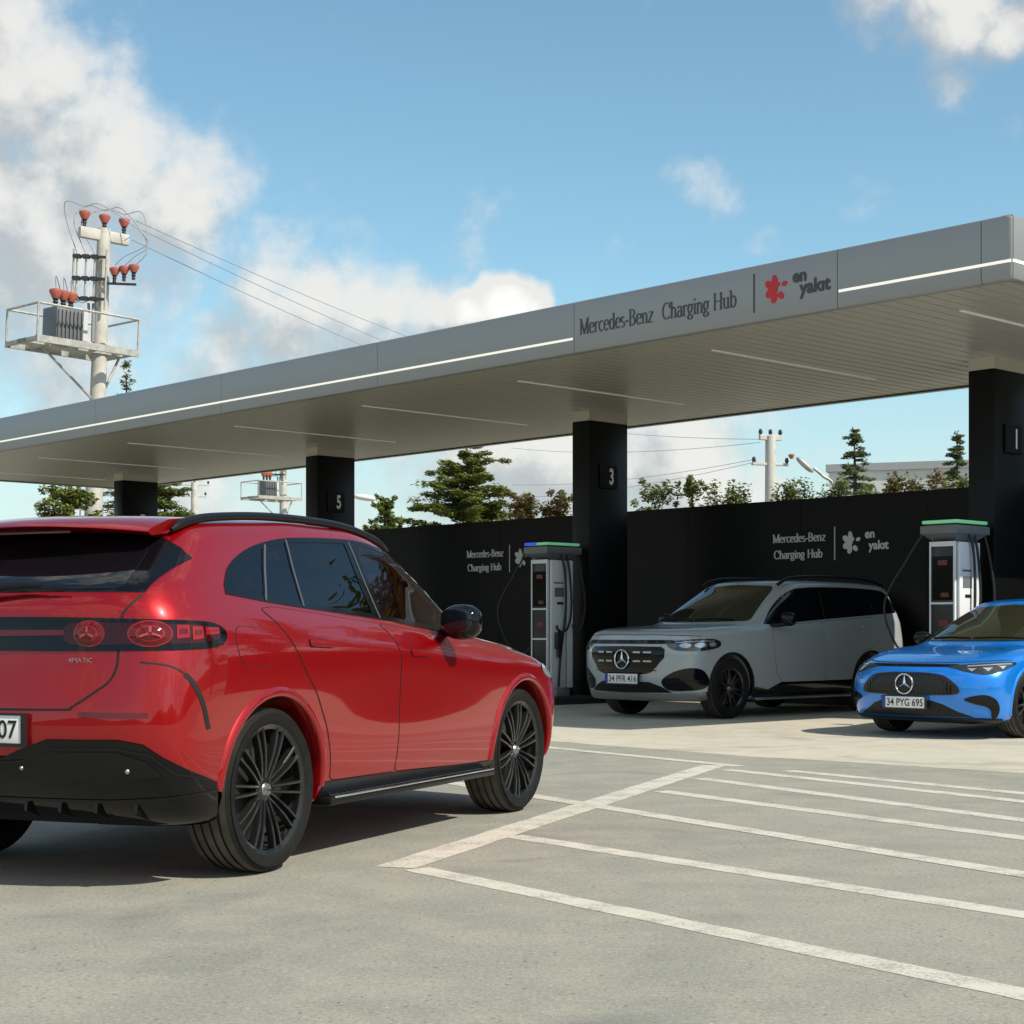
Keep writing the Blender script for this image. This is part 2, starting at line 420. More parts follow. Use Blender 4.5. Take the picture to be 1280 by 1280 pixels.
for (p, q, k, z) in [((520, 1086), (1280, 1243), 4, .0016), ((640, 1045), (1280, 1143.7), 4, .00165), ((672, 996), (1280, 1093.5), 4, .0024), ((826, 989), (1280, 1047.7), 4, .0017), ((874, 973), (1280, 1025.5), 4, .00175), ((906, 962), (1280, 1002), 4, .0018), ((985, 963.5), (1280, 992), 4, .00185), ((695, 935.5), (905, 956), .2, .0026)]:
    stripe(G(*p), ext(G(*p), G(*q), k), z=z)
stripe(ext(G(695, 935.5), G(672, 996), 0) * 0 + Vector(G(672, 996)), Vector(G(672, 996)) + (Vector(G(672, 996)) - Vector(G(1280, 1093.5))).normalized() * 5, z=.0025)
stripe(Vector(G(695, 935.5)), Vector(G(695, 935.5)) + (Vector(G(695, 935.5)) - Vector(G(894, 955))).normalized() * 5, z=.0027)
stripe((-.55, 7.80), (1.66, 13.78), .10, z=.0021)
tag(ln.build('parking_lines', M_LINE, fix=False), 'worn white lines painted across the asphalt', kind='structure')

# ---------------------------------------------------------------- canopy
M_FASCIA = mat('brushed_fascia', (.335, .342, .34), .40, .45)
M_SOFFIT = mat('soffit_metal', (.56, .53, .44), .36, .30)
M_GROOVE = mat('shadow_gap', (.03, .03, .03), .7)
M_BLACK = mat('black_cladding', (.0040, .0042, .0048), .38, spec=.22, var=.15, vscale=1.5)
M_BLACK2 = mat('black_panel', (.0032, .0032, .0036), .40, spec=.18, var=.25, vscale=.8)
M_LED = mat('led_strip', (.8, .78, .7), .4, emit=(1., .93, .80), es=.55)
M_LED2 = mat('soffit_led', (.7, .68, .6), .4, emit=(1., .93, .78), es=.09)
M_LET = mat('dark_lettering', (.055, .058, .064), .35)
M_WLET = mat('pale_lettering', (.62, .63, .65), .4)
M_NUM = mat('white_numeral', (.85, .85, .83), .4)
M_REDLOGO = mat('red_logo', (.62, .012, .025), .35)
CA = Matrix(((AX.x, BX.x, 0, C1.x), (AX.y, BX.y, 0, C1.y), (0, 0, 1, 0), (0, 0, 0, 1)))   # (a, b, z) -> world
canopy = thing('charging_canopy', 'long flat silver canopy on four black columns over the charging bays', 'canopy', (0, 0, 0))
A0, A1, B0, B1, ZS, ZT = -2.62, 24.6, -4.09, 2.05, 4.52, 5.155
def cbox(mb, a0, a1, b0, b1, z0, z1, bev=0.): return mb.box(a0, a1, b0, b1, z0, z1, CA, bev)
# roof slab body above the soffit
m = MB(); cbox(m, A0 + .08, A1 - .08, B0 + .08, B1 - .08, ZS + .06, ZT - .05); m.build('roof_deck', M_SATIN if 'M_SATIN' in globals() else M_FASCIA, canopy)
# fascia panels with seams; rounded lower lip
def fascia_run(mb, p0, p1, out):     # p0, p1 in (a, b), out = outward direction in (a, b)
    prof = [(-.10, ZS + .05), (-.10, ZS + .004), (-.035, ZS), (-.010, ZS + .012), (0, ZS + .045), (0, ZT - .03), (-.008, ZT - .008), (-.03, ZT), (-.14, ZT), (-.14, ZT - .06)]
    vs = []
    for (a, b) in (p0, p1):
        for (o, z) in prof: vs.append(CA @ Vector((a + out[0] * o, b + out[1] * o, z)))
    k = len(prof); mb.add(vs, [(i, i + 1, k + i + 1, k + i) for i in range(k - 1)] + [tuple(range(k)), tuple(range(2 * k - 1, k - 1, -1))])
sm = [A0 + .05, -2.28, -.57, 3.34, 7.2, 11.1, 15.0, 18.9, 22.8, A1 - .05]
for i in range(len(sm) - 1):
    m = MB(); fascia_run(m, (sm[i] + .004, B0), (sm[i + 1] - .004, B0), (0, -1)); f = m.build('fascia_panel', M_FASCIA, canopy, smooth=25)
for k, (b0, b1) in enumerate(((B0 + .02, -1.0), (-1.0, B1 - .02))):
    m = MB(); fascia_run(m, (A0, b0 + .004), (A0, b1 - .004), (-1, 0)); m.build('fascia_panel', M_FASCIA, canopy, smooth=25)
    m = MB(); fascia_run(m, (A1, b0 + .004), (A1, b1 - .004), (1, 0)); m.build('fascia_panel', M_FASCIA, canopy, smooth=25)
m = MB(); fascia_run(m, (A0 + .05, B1), (A1 - .05, B1), (0, 1)); m.build('fascia_panel', M_FASCIA, canopy, smooth=25)
for (a, sa) in ((A0 + .05, -1), (A1 - .05, 1)):
    for (b, sb) in ((B0 + .05, -1), (B1 - .05, 1)):
        m = MB(); M_ = CA @ Matrix.Translation((a, b, 0)); m.lathe([(.0, ZS + .02), (.02, ZS), (.035, ZS + .006), (.05, ZS + .045), (.05, ZT - .03), (.03, ZT), (0, ZT)], 24, M_); m.build('corner_trim', M_FASCIA, canopy, smooth=30)
# soffit of narrow planks running across
m = MB(); pw = .20; a = A0 + .12; vs = []; fs = []
prof = []
while a < A1 - .12:
    prof += [(a, ZS + .056), (a + .003, ZS + .030), (a + pw - .026, ZS + .030), (a + pw - .023, ZS + .056)]; a += pw
vs = [CA @ Vector((a, b, z)) for b in (B0 + .13, B1 - .11) for (a, z) in prof]; k = len(prof)
m.add(vs, [(i, i + 1, k + i + 1, k + i) for i in range(k - 1)]); m.build('soffit', M_SOFFIT, canopy, fix=False)
m = MB(); cbox(m, A0 + .10, A1 - .10, B0 + .10, B0 + .128, ZS + .012, ZS + .058); cbox(m, A0 + .10, A1 - .10, B1 - .108, B1 - .10, ZS + .012, ZS + .058); m.build('shadow_gap', M_GROOVE, canopy)
# lights
for i in range(8):
    a = -1.33 + 3.45 * i; m = MB(); cbox(m, a - .021, a + .021, -2.92, .54, ZS + .020, ZS + .034); m.build('soffit_light', M_LED2, canopy)
for (a0, a1) in ((A0 + .02, -.59), (3.36, A1 - .02)):
    m = MB(); cbox(m, a0, a1, B0 - .006, B0 + .01, 4.688, 4.716); m.build('fascia_light', M_LED, canopy)
m = MB(); cbox(m, A0 - .006, A0 + .01, B0 + .02, B1 - .05, 4.688, 4.716); m.build('fascia_light', M_LED, canopy)
# lettering on the sign panel: reads from the left end (large a) to the right (small a)
def sign_M(a, b, z): return Matrix(((-AX.x, 0, -BX.x, 0), (-AX.y, 0, -BX.y, 0), (0, 1, 0, 0), (0, 0, 0, 1))) if False else Matrix.Translation(cw(a, b, z)) @ Matrix(((-AX.x, 0, -BX.x, 0), (-AX.y, 0, -BX.y, 0), (0, 1, 0, 0), (0, 0, 0, 1)))
m = MB(); w = serif_text(m, 'Mercedes-Benz', sign_M(3.24, B0, 4.735), .190, .91, .112, .05); m.build('fascia_lettering', M_LET, canopy)
m = MB(); serif_text(m, 'Charging Hub', sign_M(1.90, B0, 4.735), .190, .91, .112, .05); m.build('fascia_lettering', M_LET, canopy)
m = MB(); m.box(.535, .552, B0 - .006, B0 + .004, 4.63, 5.06, CA); m.build('sign_divider', M_LET, canopy)
m = MB(); flower(m, sign_M(.24, B0, 4.85), .29); m.build('flower_logo', M_REDLOGO, canopy)
m = MB(); sans_text(m, 'en', sign_M(.015, B0, 4.885), .135, 1., .018, heavy=True); sans_text(m, 'yakıt', sign_M(-.085, B0, 4.745), .145, 1., .018, heavy=True); m.build('logo_lettering', M_LET, canopy)
# columns
for i, num in enumerate(('1', '3', '5', '7')):
    a = 7.05 * i
    m = MB(); cbox(m, a, a + .37, 0, .88, 0, 4.40, .012); c = m.build('column', M_BLACK, canopy, smooth=30)
    m = MB(); cbox(m, a + .002, a + .368, .002, .878, 4.401, ZS + .035); m.build('column_collar', M_SOFFIT, c)
    m = MB(); cbox(m, a - .028, a - .002, .22, .62, 3.36, 3.72, .004); pl = m.build('number_plate', M_BLACK2, c)
    m = MB(); M_ = Matrix.Translation(cw(a - .0285, .42, 3.43)) @ Matrix(((BX.x, 0, -AX.x, 0), (BX.y, 0, -AX.y, 0), (0, 1, 0, 0), (0, 0, 0, 1)))
    sans_text(m, num, M_, .24, .66, .010, .003, heavy=True); m.build('bay_number', M_NUM, pl)
# ---------------------------------------------------------------- screen wall behind the bays
wall = thing('screen_wall', 'black panelled wall running behind the charging bays', 'wall', tuple(cw(8, 2.1)))
wm = Matrix.Translation(-cw(8, 2.1)) @ CA
a = -9.0
while a < 27:
    m = MB(); m.box(a + .003, a + 2.247, 2.0, 2.2, 0, 3.13, wm); m.build('wall_panel', M_BLACK2, wall); a += 2.25
def wsign(a, z, s=1.):
    W = lambda a_, z_: Matrix.Translation(-cw(8, 2.1)) @ sign_M(a_, 2.0, z_)
    m = MB(); serif_text(m, 'Mercedes-Benz', W(a, z + .12 * s), .125 * s, 1.14, .16, .10); serif_text(m, 'Charging Hub', W(a - .02, z - .13 * s), .125 * s, 1.14, .16, .10); m.build('wall_lettering', M_WLET, wall)
    m = MB(); d = -1.16 * s; m.box(a + d - .008, a + d + .008, 1.992, 2.004, z - .18 * s, z + .32 * s, wm); m.build('sign_divider', M_WLET, wall)
    m = MB(); flower(m, W(a - 1.46 * s, z + .07 * s), .31 * s); m.build('flower_logo', M_WLET, wall)
    m = MB(); sans_text(m, 'en', W(a - 1.70 * s, z + .13 * s), .125 * s, 1., .015, heavy=True); sans_text(m, 'yakıt', W(a - 1.77 * s, z - .04 * s), .125 * s, 1., .015, heavy=True); m.build('logo_lettering', M_WLET, wall)
wsign(5.02, 2.36); wsign(12.15, 2.36)
# ---------------------------------------------------------------- vehicles
def bspl_basis(n_ctrl, sub):
    rows = []
    for i in range(n_ctrl - 1):
        for k in range(sub):
            t = k / sub
            rows.append((i, [(1 - t) ** 3 / 6, (3 * t ** 3 - 6 * t * t + 4) / 6, (-3 * t ** 3 + 3 * t * t + 3 * t + 1) / 6, t ** 3 / 6]))
    rows.append((n_ctrl - 2, [0, 1 / 6, 4 / 6, 1 / 6]))
    B = np.zeros((len(rows), n_ctrl + 2))
    for r, (i, w) in enumerate(rows): B[r, i:i + 4] = w
    return B
def fval(v, x):
    if isinstance(v, (int, float)): return v
    return float(np.interp(x, [p[0] for p in v], [p[1] for p in v]))
SIDE = [0, .07, .16, .27, .39, .5, .61, .73, .84, .93, 1]
def car_surface(rows, sub=8):
    L = []
    for r in rows:
        xf, xr = r['xf'], r['xr']; bf = r.get('bf', .12); br = r.get('br', .08); cf = r.get('cf', .3); cr = r.get('cr', .3)
        w, z = r['w'], r['z']; c = []
        wf = fval(w, xf - bf); wr = fval(w, xr + br)
        for fx, fy in ((0, 0), (.08, .36), (.40, .70), (1., .92)): c.append((xf - bf * fx, wf * fy))
        c.append((xf - bf - .35 * cf, fval(w, xf - bf - .35 * cf)))
        xa, xb = xf - bf - cf, xr + br + cr
        for s in SIDE: x = xa + (xb - xa) * s; c.append((x, fval(w, x)))
        c.append((xr + br + .35 * cr, fval(w, xr + br + .35 * cr)))
        for fx, fy in ((1., .92), (.40, .70), (.08, .36), (0, 0)): c.append((xr + br * fx, wr * fy))
        L.append([(x, y, fval(z, x)) for x, y in c])
    P = np.array(L)
    a = P[:, 1:2] * [1, -1, 1]; b = P[:, -2:-1] * [1, -1, 1]
    P = np.concatenate([a, P, b], 1)
    a = 2 * P[0:1] - P[1:2]; b = P[-2:-1] * [1, -1, 1]
    P = np.concatenate([a, P, b], 0)
    Bu = bspl_basis(P.shape[1] - 2, sub); Bv = bspl_basis(P.shape[0] - 2, sub)
    return np.einsum('vj,jic,ui->vuc', Bv, P, Bu)
class Car:
    def __init__(s, root, rows, axles, arch_r, paint, black, under, wheel_y, cabin=None, wscreen=None, x_ws=(1.2, 2.75)):
        s.root = root; s.black = black; s.paint = paint; s.axles = axles; s.arch_r = arch_r
        G = car_surface(rows); nv, nu, _ = G.shape
        me = bpy.data.meshes.new('body')
        L = G.reshape(-1, 3); Rr = L * [1, -1, 1]; n = len(L); vs = np.concatenate([L, Rr]); fs = []
        for j in range(nv - 1):
            for i in range(nu - 1):
                a, b, c, d = j * nu + i, j * nu + i + 1, (j + 1) * nu + i + 1, (j + 1) * nu + i
                fs.append((a, d, c, b)); fs.append((a + n, b + n, c + n, d + n))
        for i in range(nu - 1): fs.append((i, i + 1, i + 1 + n, i + n))
        me.from_pydata(vs.tolist(), [], fs)
        bm = bmesh.new(); bm.from_mesh(me); bmesh.ops.remove_doubles(bm, verts=bm.verts, dist=1e-4)
        bmesh.ops.dissolve_degenerate(bm, edges=bm.edges, dist=1e-5)
        bmesh.ops.recalc_face_normals(bm, faces=bm.faces); bm.to_mesh(me)
        bmesh.ops.triangulate(bm, faces=bm.faces)
        bm.normal_update(); bm.verts.ensure_lookup_table(); bm.verts.index_update()
        s.V = [v.co.copy() for v in bm.verts]; s.VN = [v.normal.copy() for v in bm.verts]
        s.T = [tuple(v.index for v in f.verts) for f in bm.faces]; bm.free()
        s.bvh = BVHTree.FromPolygons(s.V, s.T)
        me.materials.append(paint); me.materials.append(under)
        tmp = bpy.data.objects.new('tmp', me); COL.objects.link(tmp)
        cut = MB()
        for (x, z) in axles:
            for sd in (1, -1):
                M = Matrix.Translation((x, sd * .98, z)) @ Matrix.Rotation(R(90), 4, 'X')
                n0 = len(cut.v); k = 72
                vs = [M @ Vector((arch_r * math.cos(2 * math.pi * i / k), arch_r * math.sin(2 * math.pi * i / k), h)) for h in (-.40, .40) for i in range(k)]
                cut.add(vs, [tuple(range(k))[::-1], tuple(range(k, 2 * k))] + [(i, (i + 1) % k, (i + 1) % k + k, i + k) for i in range(k)])
        if cabin:
            cut.prism(cabin, -1.3, 1.3, Matrix(((1, 0, 0, 0), (0, 0, 1, 0), (0, 1, 0, 0), (0, 0, 0, 1))))
        cuts = [cut.build('cut')]
        if wscreen:
            c2 = MB(); c2.prism(wscreen, x_ws[0], x_ws[1], Matrix(((0, 0, 1, 0), (1, 0, 0, 0), (0, 1, 0, 0), (0, 0, 0, 1)))); cuts.append(c2.build('cut'))
        for co in cuts:
            md = tmp.modifiers.new('b', 'BOOLEAN'); md.operation = 'DIFFERENCE'; md.solver = 'EXACT'; md.object = co
        dg = bpy.context.evaluated_depsgraph_get(); dg.update()
        nm = bpy.data.meshes.new_from_object(tmp.evaluated_get(dg)); nm.name = 'body'
        bpy.data.objects.remove(tmp); [bpy.data.objects.remove(co) for co in cuts]
        for p in nm.polygons:
            c = p.center; w = 0
            for (x, z) in axles:
                if math.hypot(c.x - x, c.z - z) < arch_r + .003: w = 1
            if p.normal.z < -.75 and c.z < .42: w = 1
            if cabin and c.z > 1.0 and w == 0 and c.x < 2.7:
                h_ = s.bvh.find_nearest(c)
                if h_[0] is None or h_[3] > .004: w = 1
                elif abs(p.normal.dot(h_[1])) < .6: w = 1
            p.material_index = w
        nm.polygons.foreach_set('use_smooth', [True] * len(nm.polygons)); nm.set_sharp_from_angle(angle=R(38))
        nm.materials.clear(); nm.materials.append(paint); nm.materials.append(under)
        s.body = link('body', nm, None, root)
    def ray(s, ax, p):
        if ax == 'R': o, d = (p[0], -3, p[1]), (0, 1, 0)
        elif ax == 'L': o, d = (p[0], 3, p[1]), (0, -1, 0)
        elif ax == 'B': o, d = (-6, p[0], p[1]), (1, 0, 0)
        elif ax == 'F': o, d = (8, p[0], p[1]), (-1, 0, 0)
        elif ax == 'T': o, d = (p[0], p[1], 4), (0, 0, -1)
        elif ax[0] == 'rb':
            c, q = -math.cos(R(p[0])), -math.sin(R(p[0])); o, d = (ax[1] + 6 * c, 6 * q, p[1]), (-c, -q, 0)
        else:
            c, q = math.cos(R(p[0])), math.sin(R(p[0])); o, d = (ax[1] + 6 * c, 6 * q, p[1]), (-c, -q, 0)
        return Vector(o), Vector(d)
    def hit(s, ax, p):
        o, d = s.ray(ax, p)
        h, n, i, dist = s.bvh.ray_cast(o, d)
        if h is None:
            q = o + d * (6 if abs(o.x) > 4 or ax == 'T' or isinstance(ax, tuple) else 2.2)
            h, n, i, dist = s.bvh.find_nearest(q)
        a, b, c = (s.V[k] for k in s.T[i])
        v0, v1, v2 = b - a, c - a, h - a
        d00, d01, d11, d20, d21 = v0.dot(v0), v0.dot(v1), v1.dot(v1), v2.dot(v0), v2.dot(v1)
        den = d00 * d11 - d01 * d01
        if abs(den) > 1e-14:
            v = (d11 * d20 - d01 * d21) / den; w = (d00 * d21 - d01 * d20) / den
            n = (s.VN[s.T[i][0]] * (1 - v - w) + s.VN[s.T[i][1]] * v + s.VN[s.T[i][2]] * w)
        n.normalize()
        if n.dot(d) > 0: n = -n
        return h, n
    def patch(s, name, ax, poly, m, off=.003, res=.035, depth=.008, parent=None, bulge=None):
        k = 1. if not isinstance(ax, tuple) else 50.
        poly = [tuple(p[:2]) for p in poly]
        if isinstance(ax, tuple): P2 = [(p[0] / k, p[1]) for p in poly]
        else: P2 = poly
        if area2(P2) < 0: P2 = P2[::-1]
        P2 = densify(P2, res)
        xs = [p[0] for p in P2]; ys = [p[1] for p in P2]; extra = []
        x = min(xs) + res * .5
        while x < max(xs):
            y = min(ys) + res * .5
            while y < max(ys):
                if inside((x, y), P2) and min((x - p[0]) ** 2 + (y - p[1]) ** 2 for p in P2) > (res * .45) ** 2: extra.append((x, y))
                y += res
            x += res
        pv, pf = tri_poly(P2, extra)
        H = [s.hit(ax, (p[0] * k, p[1])) for p in pv]
        top = [h + n * (off + (bulge(p[0] * k, p[1]) if bulge else 0)) for (h, n), p in zip(H, pv)]
        nb = len(P2); vs = list(top); fs = [tuple(f) for f in pf]
        d = s.ray(ax, (P2[0][0] * k, P2[0][1]))[1]
        f0 = fs[0]; nn = (vs[f0[1]] - vs[f0[0]]).cross(vs[f0[2]] - vs[f0[0]])
        if nn.dot(d) > 0: fs = [f[::-1] for f in fs]
        nt = len(vs); nf = len(fs)
        vs += [top[i].copy() for i in range(nb)] + [H[i][0] + H[i][1] * (off - depth) for i in range(nb)]
        fs += [(nt + i, nt + (i + 1) % nb, nt + nb + (i + 1) % nb, nt + nb + i) for i in range(nb)]
        me = bpy.data.meshes.new(name); me.from_pydata([tuple(v) for v in vs], [], fs)
        me.polygons.foreach_set('use_smooth', [i < nf for i in range(len(fs))])
        if bulge is None:
            nr = [tuple(n) for (h, n) in H]
            cx = sum((v for v in top[:nb]), Vector()) / nb
            for i in range(nb):
                o = (top[i] - cx).normalized(); nr.append(tuple((o + H[i][1] * .6).normalized()))
            nr += nr[-nb:]
            me.normals_split_custom_set_from_vertices(nr)
        return link(name, me, m, parent or s.root)
    def ribbon(s, name, ax, path, w, m, off=.0015, parent=None, res=.03, mb=None):
        path = densify([tuple(p) for p in path], res if not isinstance(ax, tuple) else res * 50, False)
        k = 1. if not isinstance(ax, tuple) else 50.
        vs = []
        for i, p in enumerate(path):
            a = Vector(path[max(0, i - 1)]); b = Vector(path[min(len(path) - 1, i + 1)])
            t = Vector(((b.x - a.x) / k, b.y - a.y)).normalized(); n = Vector((-t.y * k, t.x)) * w / 2
            for q in (Vector(p) + n, Vector(p) - n):
                h, nn = s.hit(ax, q); vs.append(h + nn * off)
        fs = [(2 * i, 2 * i + 1, 2 * i + 3, 2 * i + 2) for i in range(len(path) - 1)]
        B = mb or MB(); B.add(vs, fs)
        return None if mb else B.build(name, m, parent or s.root, smooth=60)
    def arch_lip(s, x, z, side, r0, r1, m, h=.016, a0=-14, a1=194, name='wheel_arch'):
        ax = 'R' if side < 0 else 'L'; vs = []; k = 48
        prof = [(0, -.05), (0, .004), (.12, h * .75), (.35, h), (.7, h * .75), (1, .0)]
        m_ = len(prof)
        for i in range(k + 1):
            an = R(a0 + (a1 - a0) * i / k)
            for (t, o) in prof:
                r = r0 + (r1 - r0) * t
                hh, n = s.hit(ax, (x + r * math.cos(an), max(.275, z + r * math.sin(an))))
                n2 = Vector((n.x * .3, side, n.z * .3)).normalized()
                q = hh + (n2 * o if o >= 0 else Vector((0, side * o, 0)))
                q.x = x + r * math.cos(an); q.z = max(.25, z + r * math.sin(an)); vs.append(q)
        fs = [(i * m_ + j, i * m_ + j + 1, (i + 1) * m_ + j + 1, (i + 1) * m_ + j) for i in range(k) for j in range(m_ - 1)]
        return MB().add(vs, fs).build(name, m, s.root, smooth=45)
def glass_mat(name, tint, ior=1.45, rough=.0):
    m = bpy.data.materials.new(name); m.use_nodes = True; t = m.node_tree; t.nodes.clear()
    tr = N(t, 'ShaderNodeBsdfTransparent'); tr.inputs['Color'].default_value = tuple(tint) + (1,)
    gl = N(t, 'ShaderNodeBsdfGlossy'); gl.inputs['Roughness'].default_value = rough; gl.inputs['Color'].default_value = (.95, .97, 1, 1)
    fr = N(t, 'ShaderNodeFresnel'); fr.inputs['IOR'].default_value = ior
    mx = N(t, 'ShaderNodeMixShader'); t.links.new(fr.outputs[0], mx.inputs[0]); t.links.new(tr.outputs[0], mx.inputs[1]); t.links.new(gl.outputs[0], mx.inputs[2])
    o = N(t, 'ShaderNodeOutputMaterial'); t.links.new(mx.outputs[0], o.inputs[0]); return m
def pane(car, name, ax, poly, m, off, res=.04, parent=None):      # one sheet of glass on the body's surface
    k = 1. if not isinstance(ax, tuple) else 50.
    if area2(poly) < 0: poly = poly[::-1]
    P2 = densify([tuple(p[:2]) for p in poly], res); xs = [p[0] for p in P2]; ys = [p[1] for p in P2]; ex = []
    x = min(xs) + res / 2
    while x < max(xs):
        y = min(ys) + res / 2
        while y < max(ys):
            if inside((x, y), P2) and min((x - p[0]) ** 2 + (y - p[1]) ** 2 for p in P2) > (res * .45) ** 2: ex.append((x, y))
            y += res
        x += res
    pv, pf = tri_poly(P2, ex); H = [car.hit(ax, p) for p in pv]; vs = [h + n * off for h, n in H]
    d = car.ray(ax, P2[0])[1]; f0 = pf[0]
    if (vs[f0[1]] - vs[f0[0]]).cross(vs[f0[2]] - vs[f0[0]]).dot(d) > 0: pf = [f[::-1] for f in pf]
    me = bpy.data.meshes.new(name); me.from_pydata([tuple(v) for v in vs], [], pf); me.polygons.foreach_set('use_smooth', [True] * len(pf))
    me.normals_split_custom_set_from_vertices([tuple(n) for h, n in H]); return link(name, me, m, parent or car.root)
def ring(car, name, ax, outer, inner, m, off, depth=.012):
    vs = []; n = len(outer)
    for a, b in zip(outer, inner):
        (h0, n0), (h1, n1) = car.hit(ax, a), car.hit(ax, b)
        vs += [h0 - n0 * .002, h0 + n0 * off, h1 + n1 * off, h1 - n1 * depth]
    fs = [(i * 4 + j, i * 4 + j + 1, ((i + 1) % n) * 4 + j + 1, ((i + 1) % n) * 4 + j) for i in range(n) for j in range(3)]
    return MB().add(vs, fs).build(name, m, car.root, smooth=40)
def offset_poly(poly, d):
    if area2(poly) < 0: poly = poly[::-1]
    out = []; m = len(poly)
    for i in range(m):
        p = Vector(poly[i]); a = (p - Vector(poly[i - 1])).normalized(); b = (Vector(poly[(i + 1) % m]) - p).normalized()
        n = (Vector((-a.y, a.x)) + Vector((-b.y, b.x))); n = n / max(.5, n.length ** 2 / 2)
        out.append(tuple(p + n * d))
    return out
def clip_half(poly, p, q):                 # keep what lies left of the line p -> q
    out = []; m = len(poly)
    sd = lambda r: (q[0] - p[0]) * (r[1] - p[1]) - (q[1] - p[1]) * (r[0] - p[0])
    for i in range(m):
        a, b = poly[i], poly[(i + 1) % m]; sa, sb = sd(a), sd(b)
        if sa >= 0: out.append(a)
        if sa * sb < 0:
            t = sa / (sa - sb); out.append((a[0] + (b[0] - a[0]) * t, a[1] + (b[1] - a[1]) * t))
    return out
def star_emblem(mb, M, r):                  # ring with a three pointed star
    ring = [Vector((r * math.cos(2 * math.pi * i / 40), r * math.sin(2 * math.pi * i / 40), .008)) for i in range(40)]
    mb.tube([M @ p for p in ring], r * .085, 8, closed=True)
    for k in range(3):
        an = R(90 + 120 * k); d = Vector((math.cos(an), math.sin(an), 0)); q = Vector((-d.y, d.x, 0))
        o = Vector((0, 0, .006)); tip = d * r * .97 + o; b1 = q * r * .17 + o; b2 = -q * r * .17 + o; top = Vector((0, 0, .03)); lo = -d * r * .12 + o
        mb.add([M @ v for v in (tip, b1, b2, top, lo)], [(0, 1, 3), (0, 3, 2), (1, 4, 3), (4, 2, 3), (0, 2, 4, 1)])
def make_wheel(r, width, rim_r, n_sp, style, m_tyre, m_rim, m_dark, m_edge, m_cap):
    """wheel about the y axis, outer face towards +y, centre at the origin; returns meshes"""
    RX = Matrix.Rotation(R(-90), 4, 'X')          # z -> y
    hw = width / 2; t = MB(); prof = []
    prof += [(rim_r - .012, -hw * .80), (rim_r + .012, -hw * .93), ((rim_r + r) / 2, -hw * 1.02), (r - .030, -hw * .97), (r - .010, -hw * .86)]
    gs = [-.56, -.19, .19, .56]
    for g in gs:
        c = g * hw; e = .006; z0 = r - .003 * abs(g) * 3
        prof += [(z0, c - e - .002), (z0 - .009, c - e), (z0 - .009, c + e), (z0, c + e + .002)]
    prof += [(r - .010, hw * .86), (r - .030, hw * .97), ((rim_r + r) / 2 + .01, hw * 1.02), (rim_r + .030, hw * .985), (rim_r + .012, hw * .95), (rim_r - .012, hw * .82)]
    t.lathe(prof, 72, RX)
    rim = MB()
    rim.lathe([(rim_r - .020, hw * .55), (rim_r - .022, hw * .80), (rim_r - .006, hw * .86), (rim_r + .004, hw * .90), (rim_r + .002, hw * .80), (rim_r - .016, hw * .52)], 72, RX, closed=True)
    def spoke(an, w0, w1, y0, y1, r0, r1, d=.028, bend=0.):
        vs = []; n = 6
        for i in range(n + 1):
            q = i / n; rr = r0 + (r1 - r0) * q; w = w0 + (w1 - w0) * q; y = y0 + (y1 - y0) * q + .012 * math.sin(q * math.pi); aa = an + bend * q
            c = Vector((math.cos(aa), 0, math.sin(aa))); s_ = Vector((-math.sin(aa), 0, math.cos(aa)))
            for (f, dy) in ((-.5, 0), (-.3, .006), (.3, .006), (.5, 0), (.5, -d), (-.5, -d)):
                vs.append(c * rr + s_ * (w * f) + Vector((0, y + dy, 0)))
        fs = [(i * 6 + j, i * 6 + (j + 1) % 6, i * 6 + 6 + (j + 1) % 6, i * 6 + 6 + j) for i in range(n) for j in range(6)]
        rim.add(vs, fs)
    def pair(an, o0, o1, w0, w1, y0, y1, r0, r1, d=.028):
        for sg in (-1, 1):
            vs = []; n = 6
            for i in range(n + 1):
                q = i / n; rr = r0 + (r1 - r0) * q; w = w0 + (w1 - w0) * q; y = y0 + (y1 - y0) * q + .010 * math.sin(q * math.pi)
                c = Vector((math.cos(an), 0, math.sin(an))); s_ = Vector((-math.sin(an), 0, math.cos(an)))
                o = sg * (o0 + (o1 - o0) * q)
                for (f, dy) in ((-.5, 0), (-.3, .006), (.3, .006), (.5, 0), (.5, -d), (-.5, -d)):
                    vs.append(c * rr + s_ * (o + w * f) + Vector((0, y + dy, 0)))
            rim.add(vs, [(i * 6 + j, i * 6 + (j + 1) % 6, i * 6 + 6 + (j + 1) % 6, i * 6 + 6 + j) for i in range(n) for j in range(6)])
    for k in range(n_sp):
        a0 = 2 * math.pi * k / n_sp + .2
        if style == 'multi': pair(a0, .0125, .026, .015, .016, hw * .62, hw * .80, .05, rim_r - .014)
        elif style == 'cross': pair(a0, .016, .085, .034, .026, hw * .60, hw * .80, .05, rim_r - .026)
        else: pair(a0, .016, .045, .032, .028, hw * .60, hw * .80, .05, rim_r - .018)
    rim.lathe([(.0, hw * .66), (.045, hw * .66), (.068, hw * .60), (.075, hw * .40), (.0, hw * .38)], 28, RX)
    for k in range(5):
        a0 = 2 * math.pi * k / 5; M = RX @ Matrix.Translation((.052 * math.cos(a0), .052 * math.sin(a0), 0)); rim.lathe([(0, hw * .67), (.008, hw * .67), (.009, hw * .6)], 8, M)
    back = MB()
    back.lathe([(rim_r - .022, hw * .55), (rim_r - .030, -hw * .2), (rim_r - .05, -hw * .35), (.0, -hw * .38)], 48, RX)
    disc = MB(); disc.lathe([(.06, hw * .16), (rim_r * .78, hw * .16), (rim_r * .78, hw * .0), (.06, 0)], 48, RX)
    cap = MB(); cap.lathe([(0, hw * .705), (.026, hw * .70), (.030, hw * .66)], 24, RX)
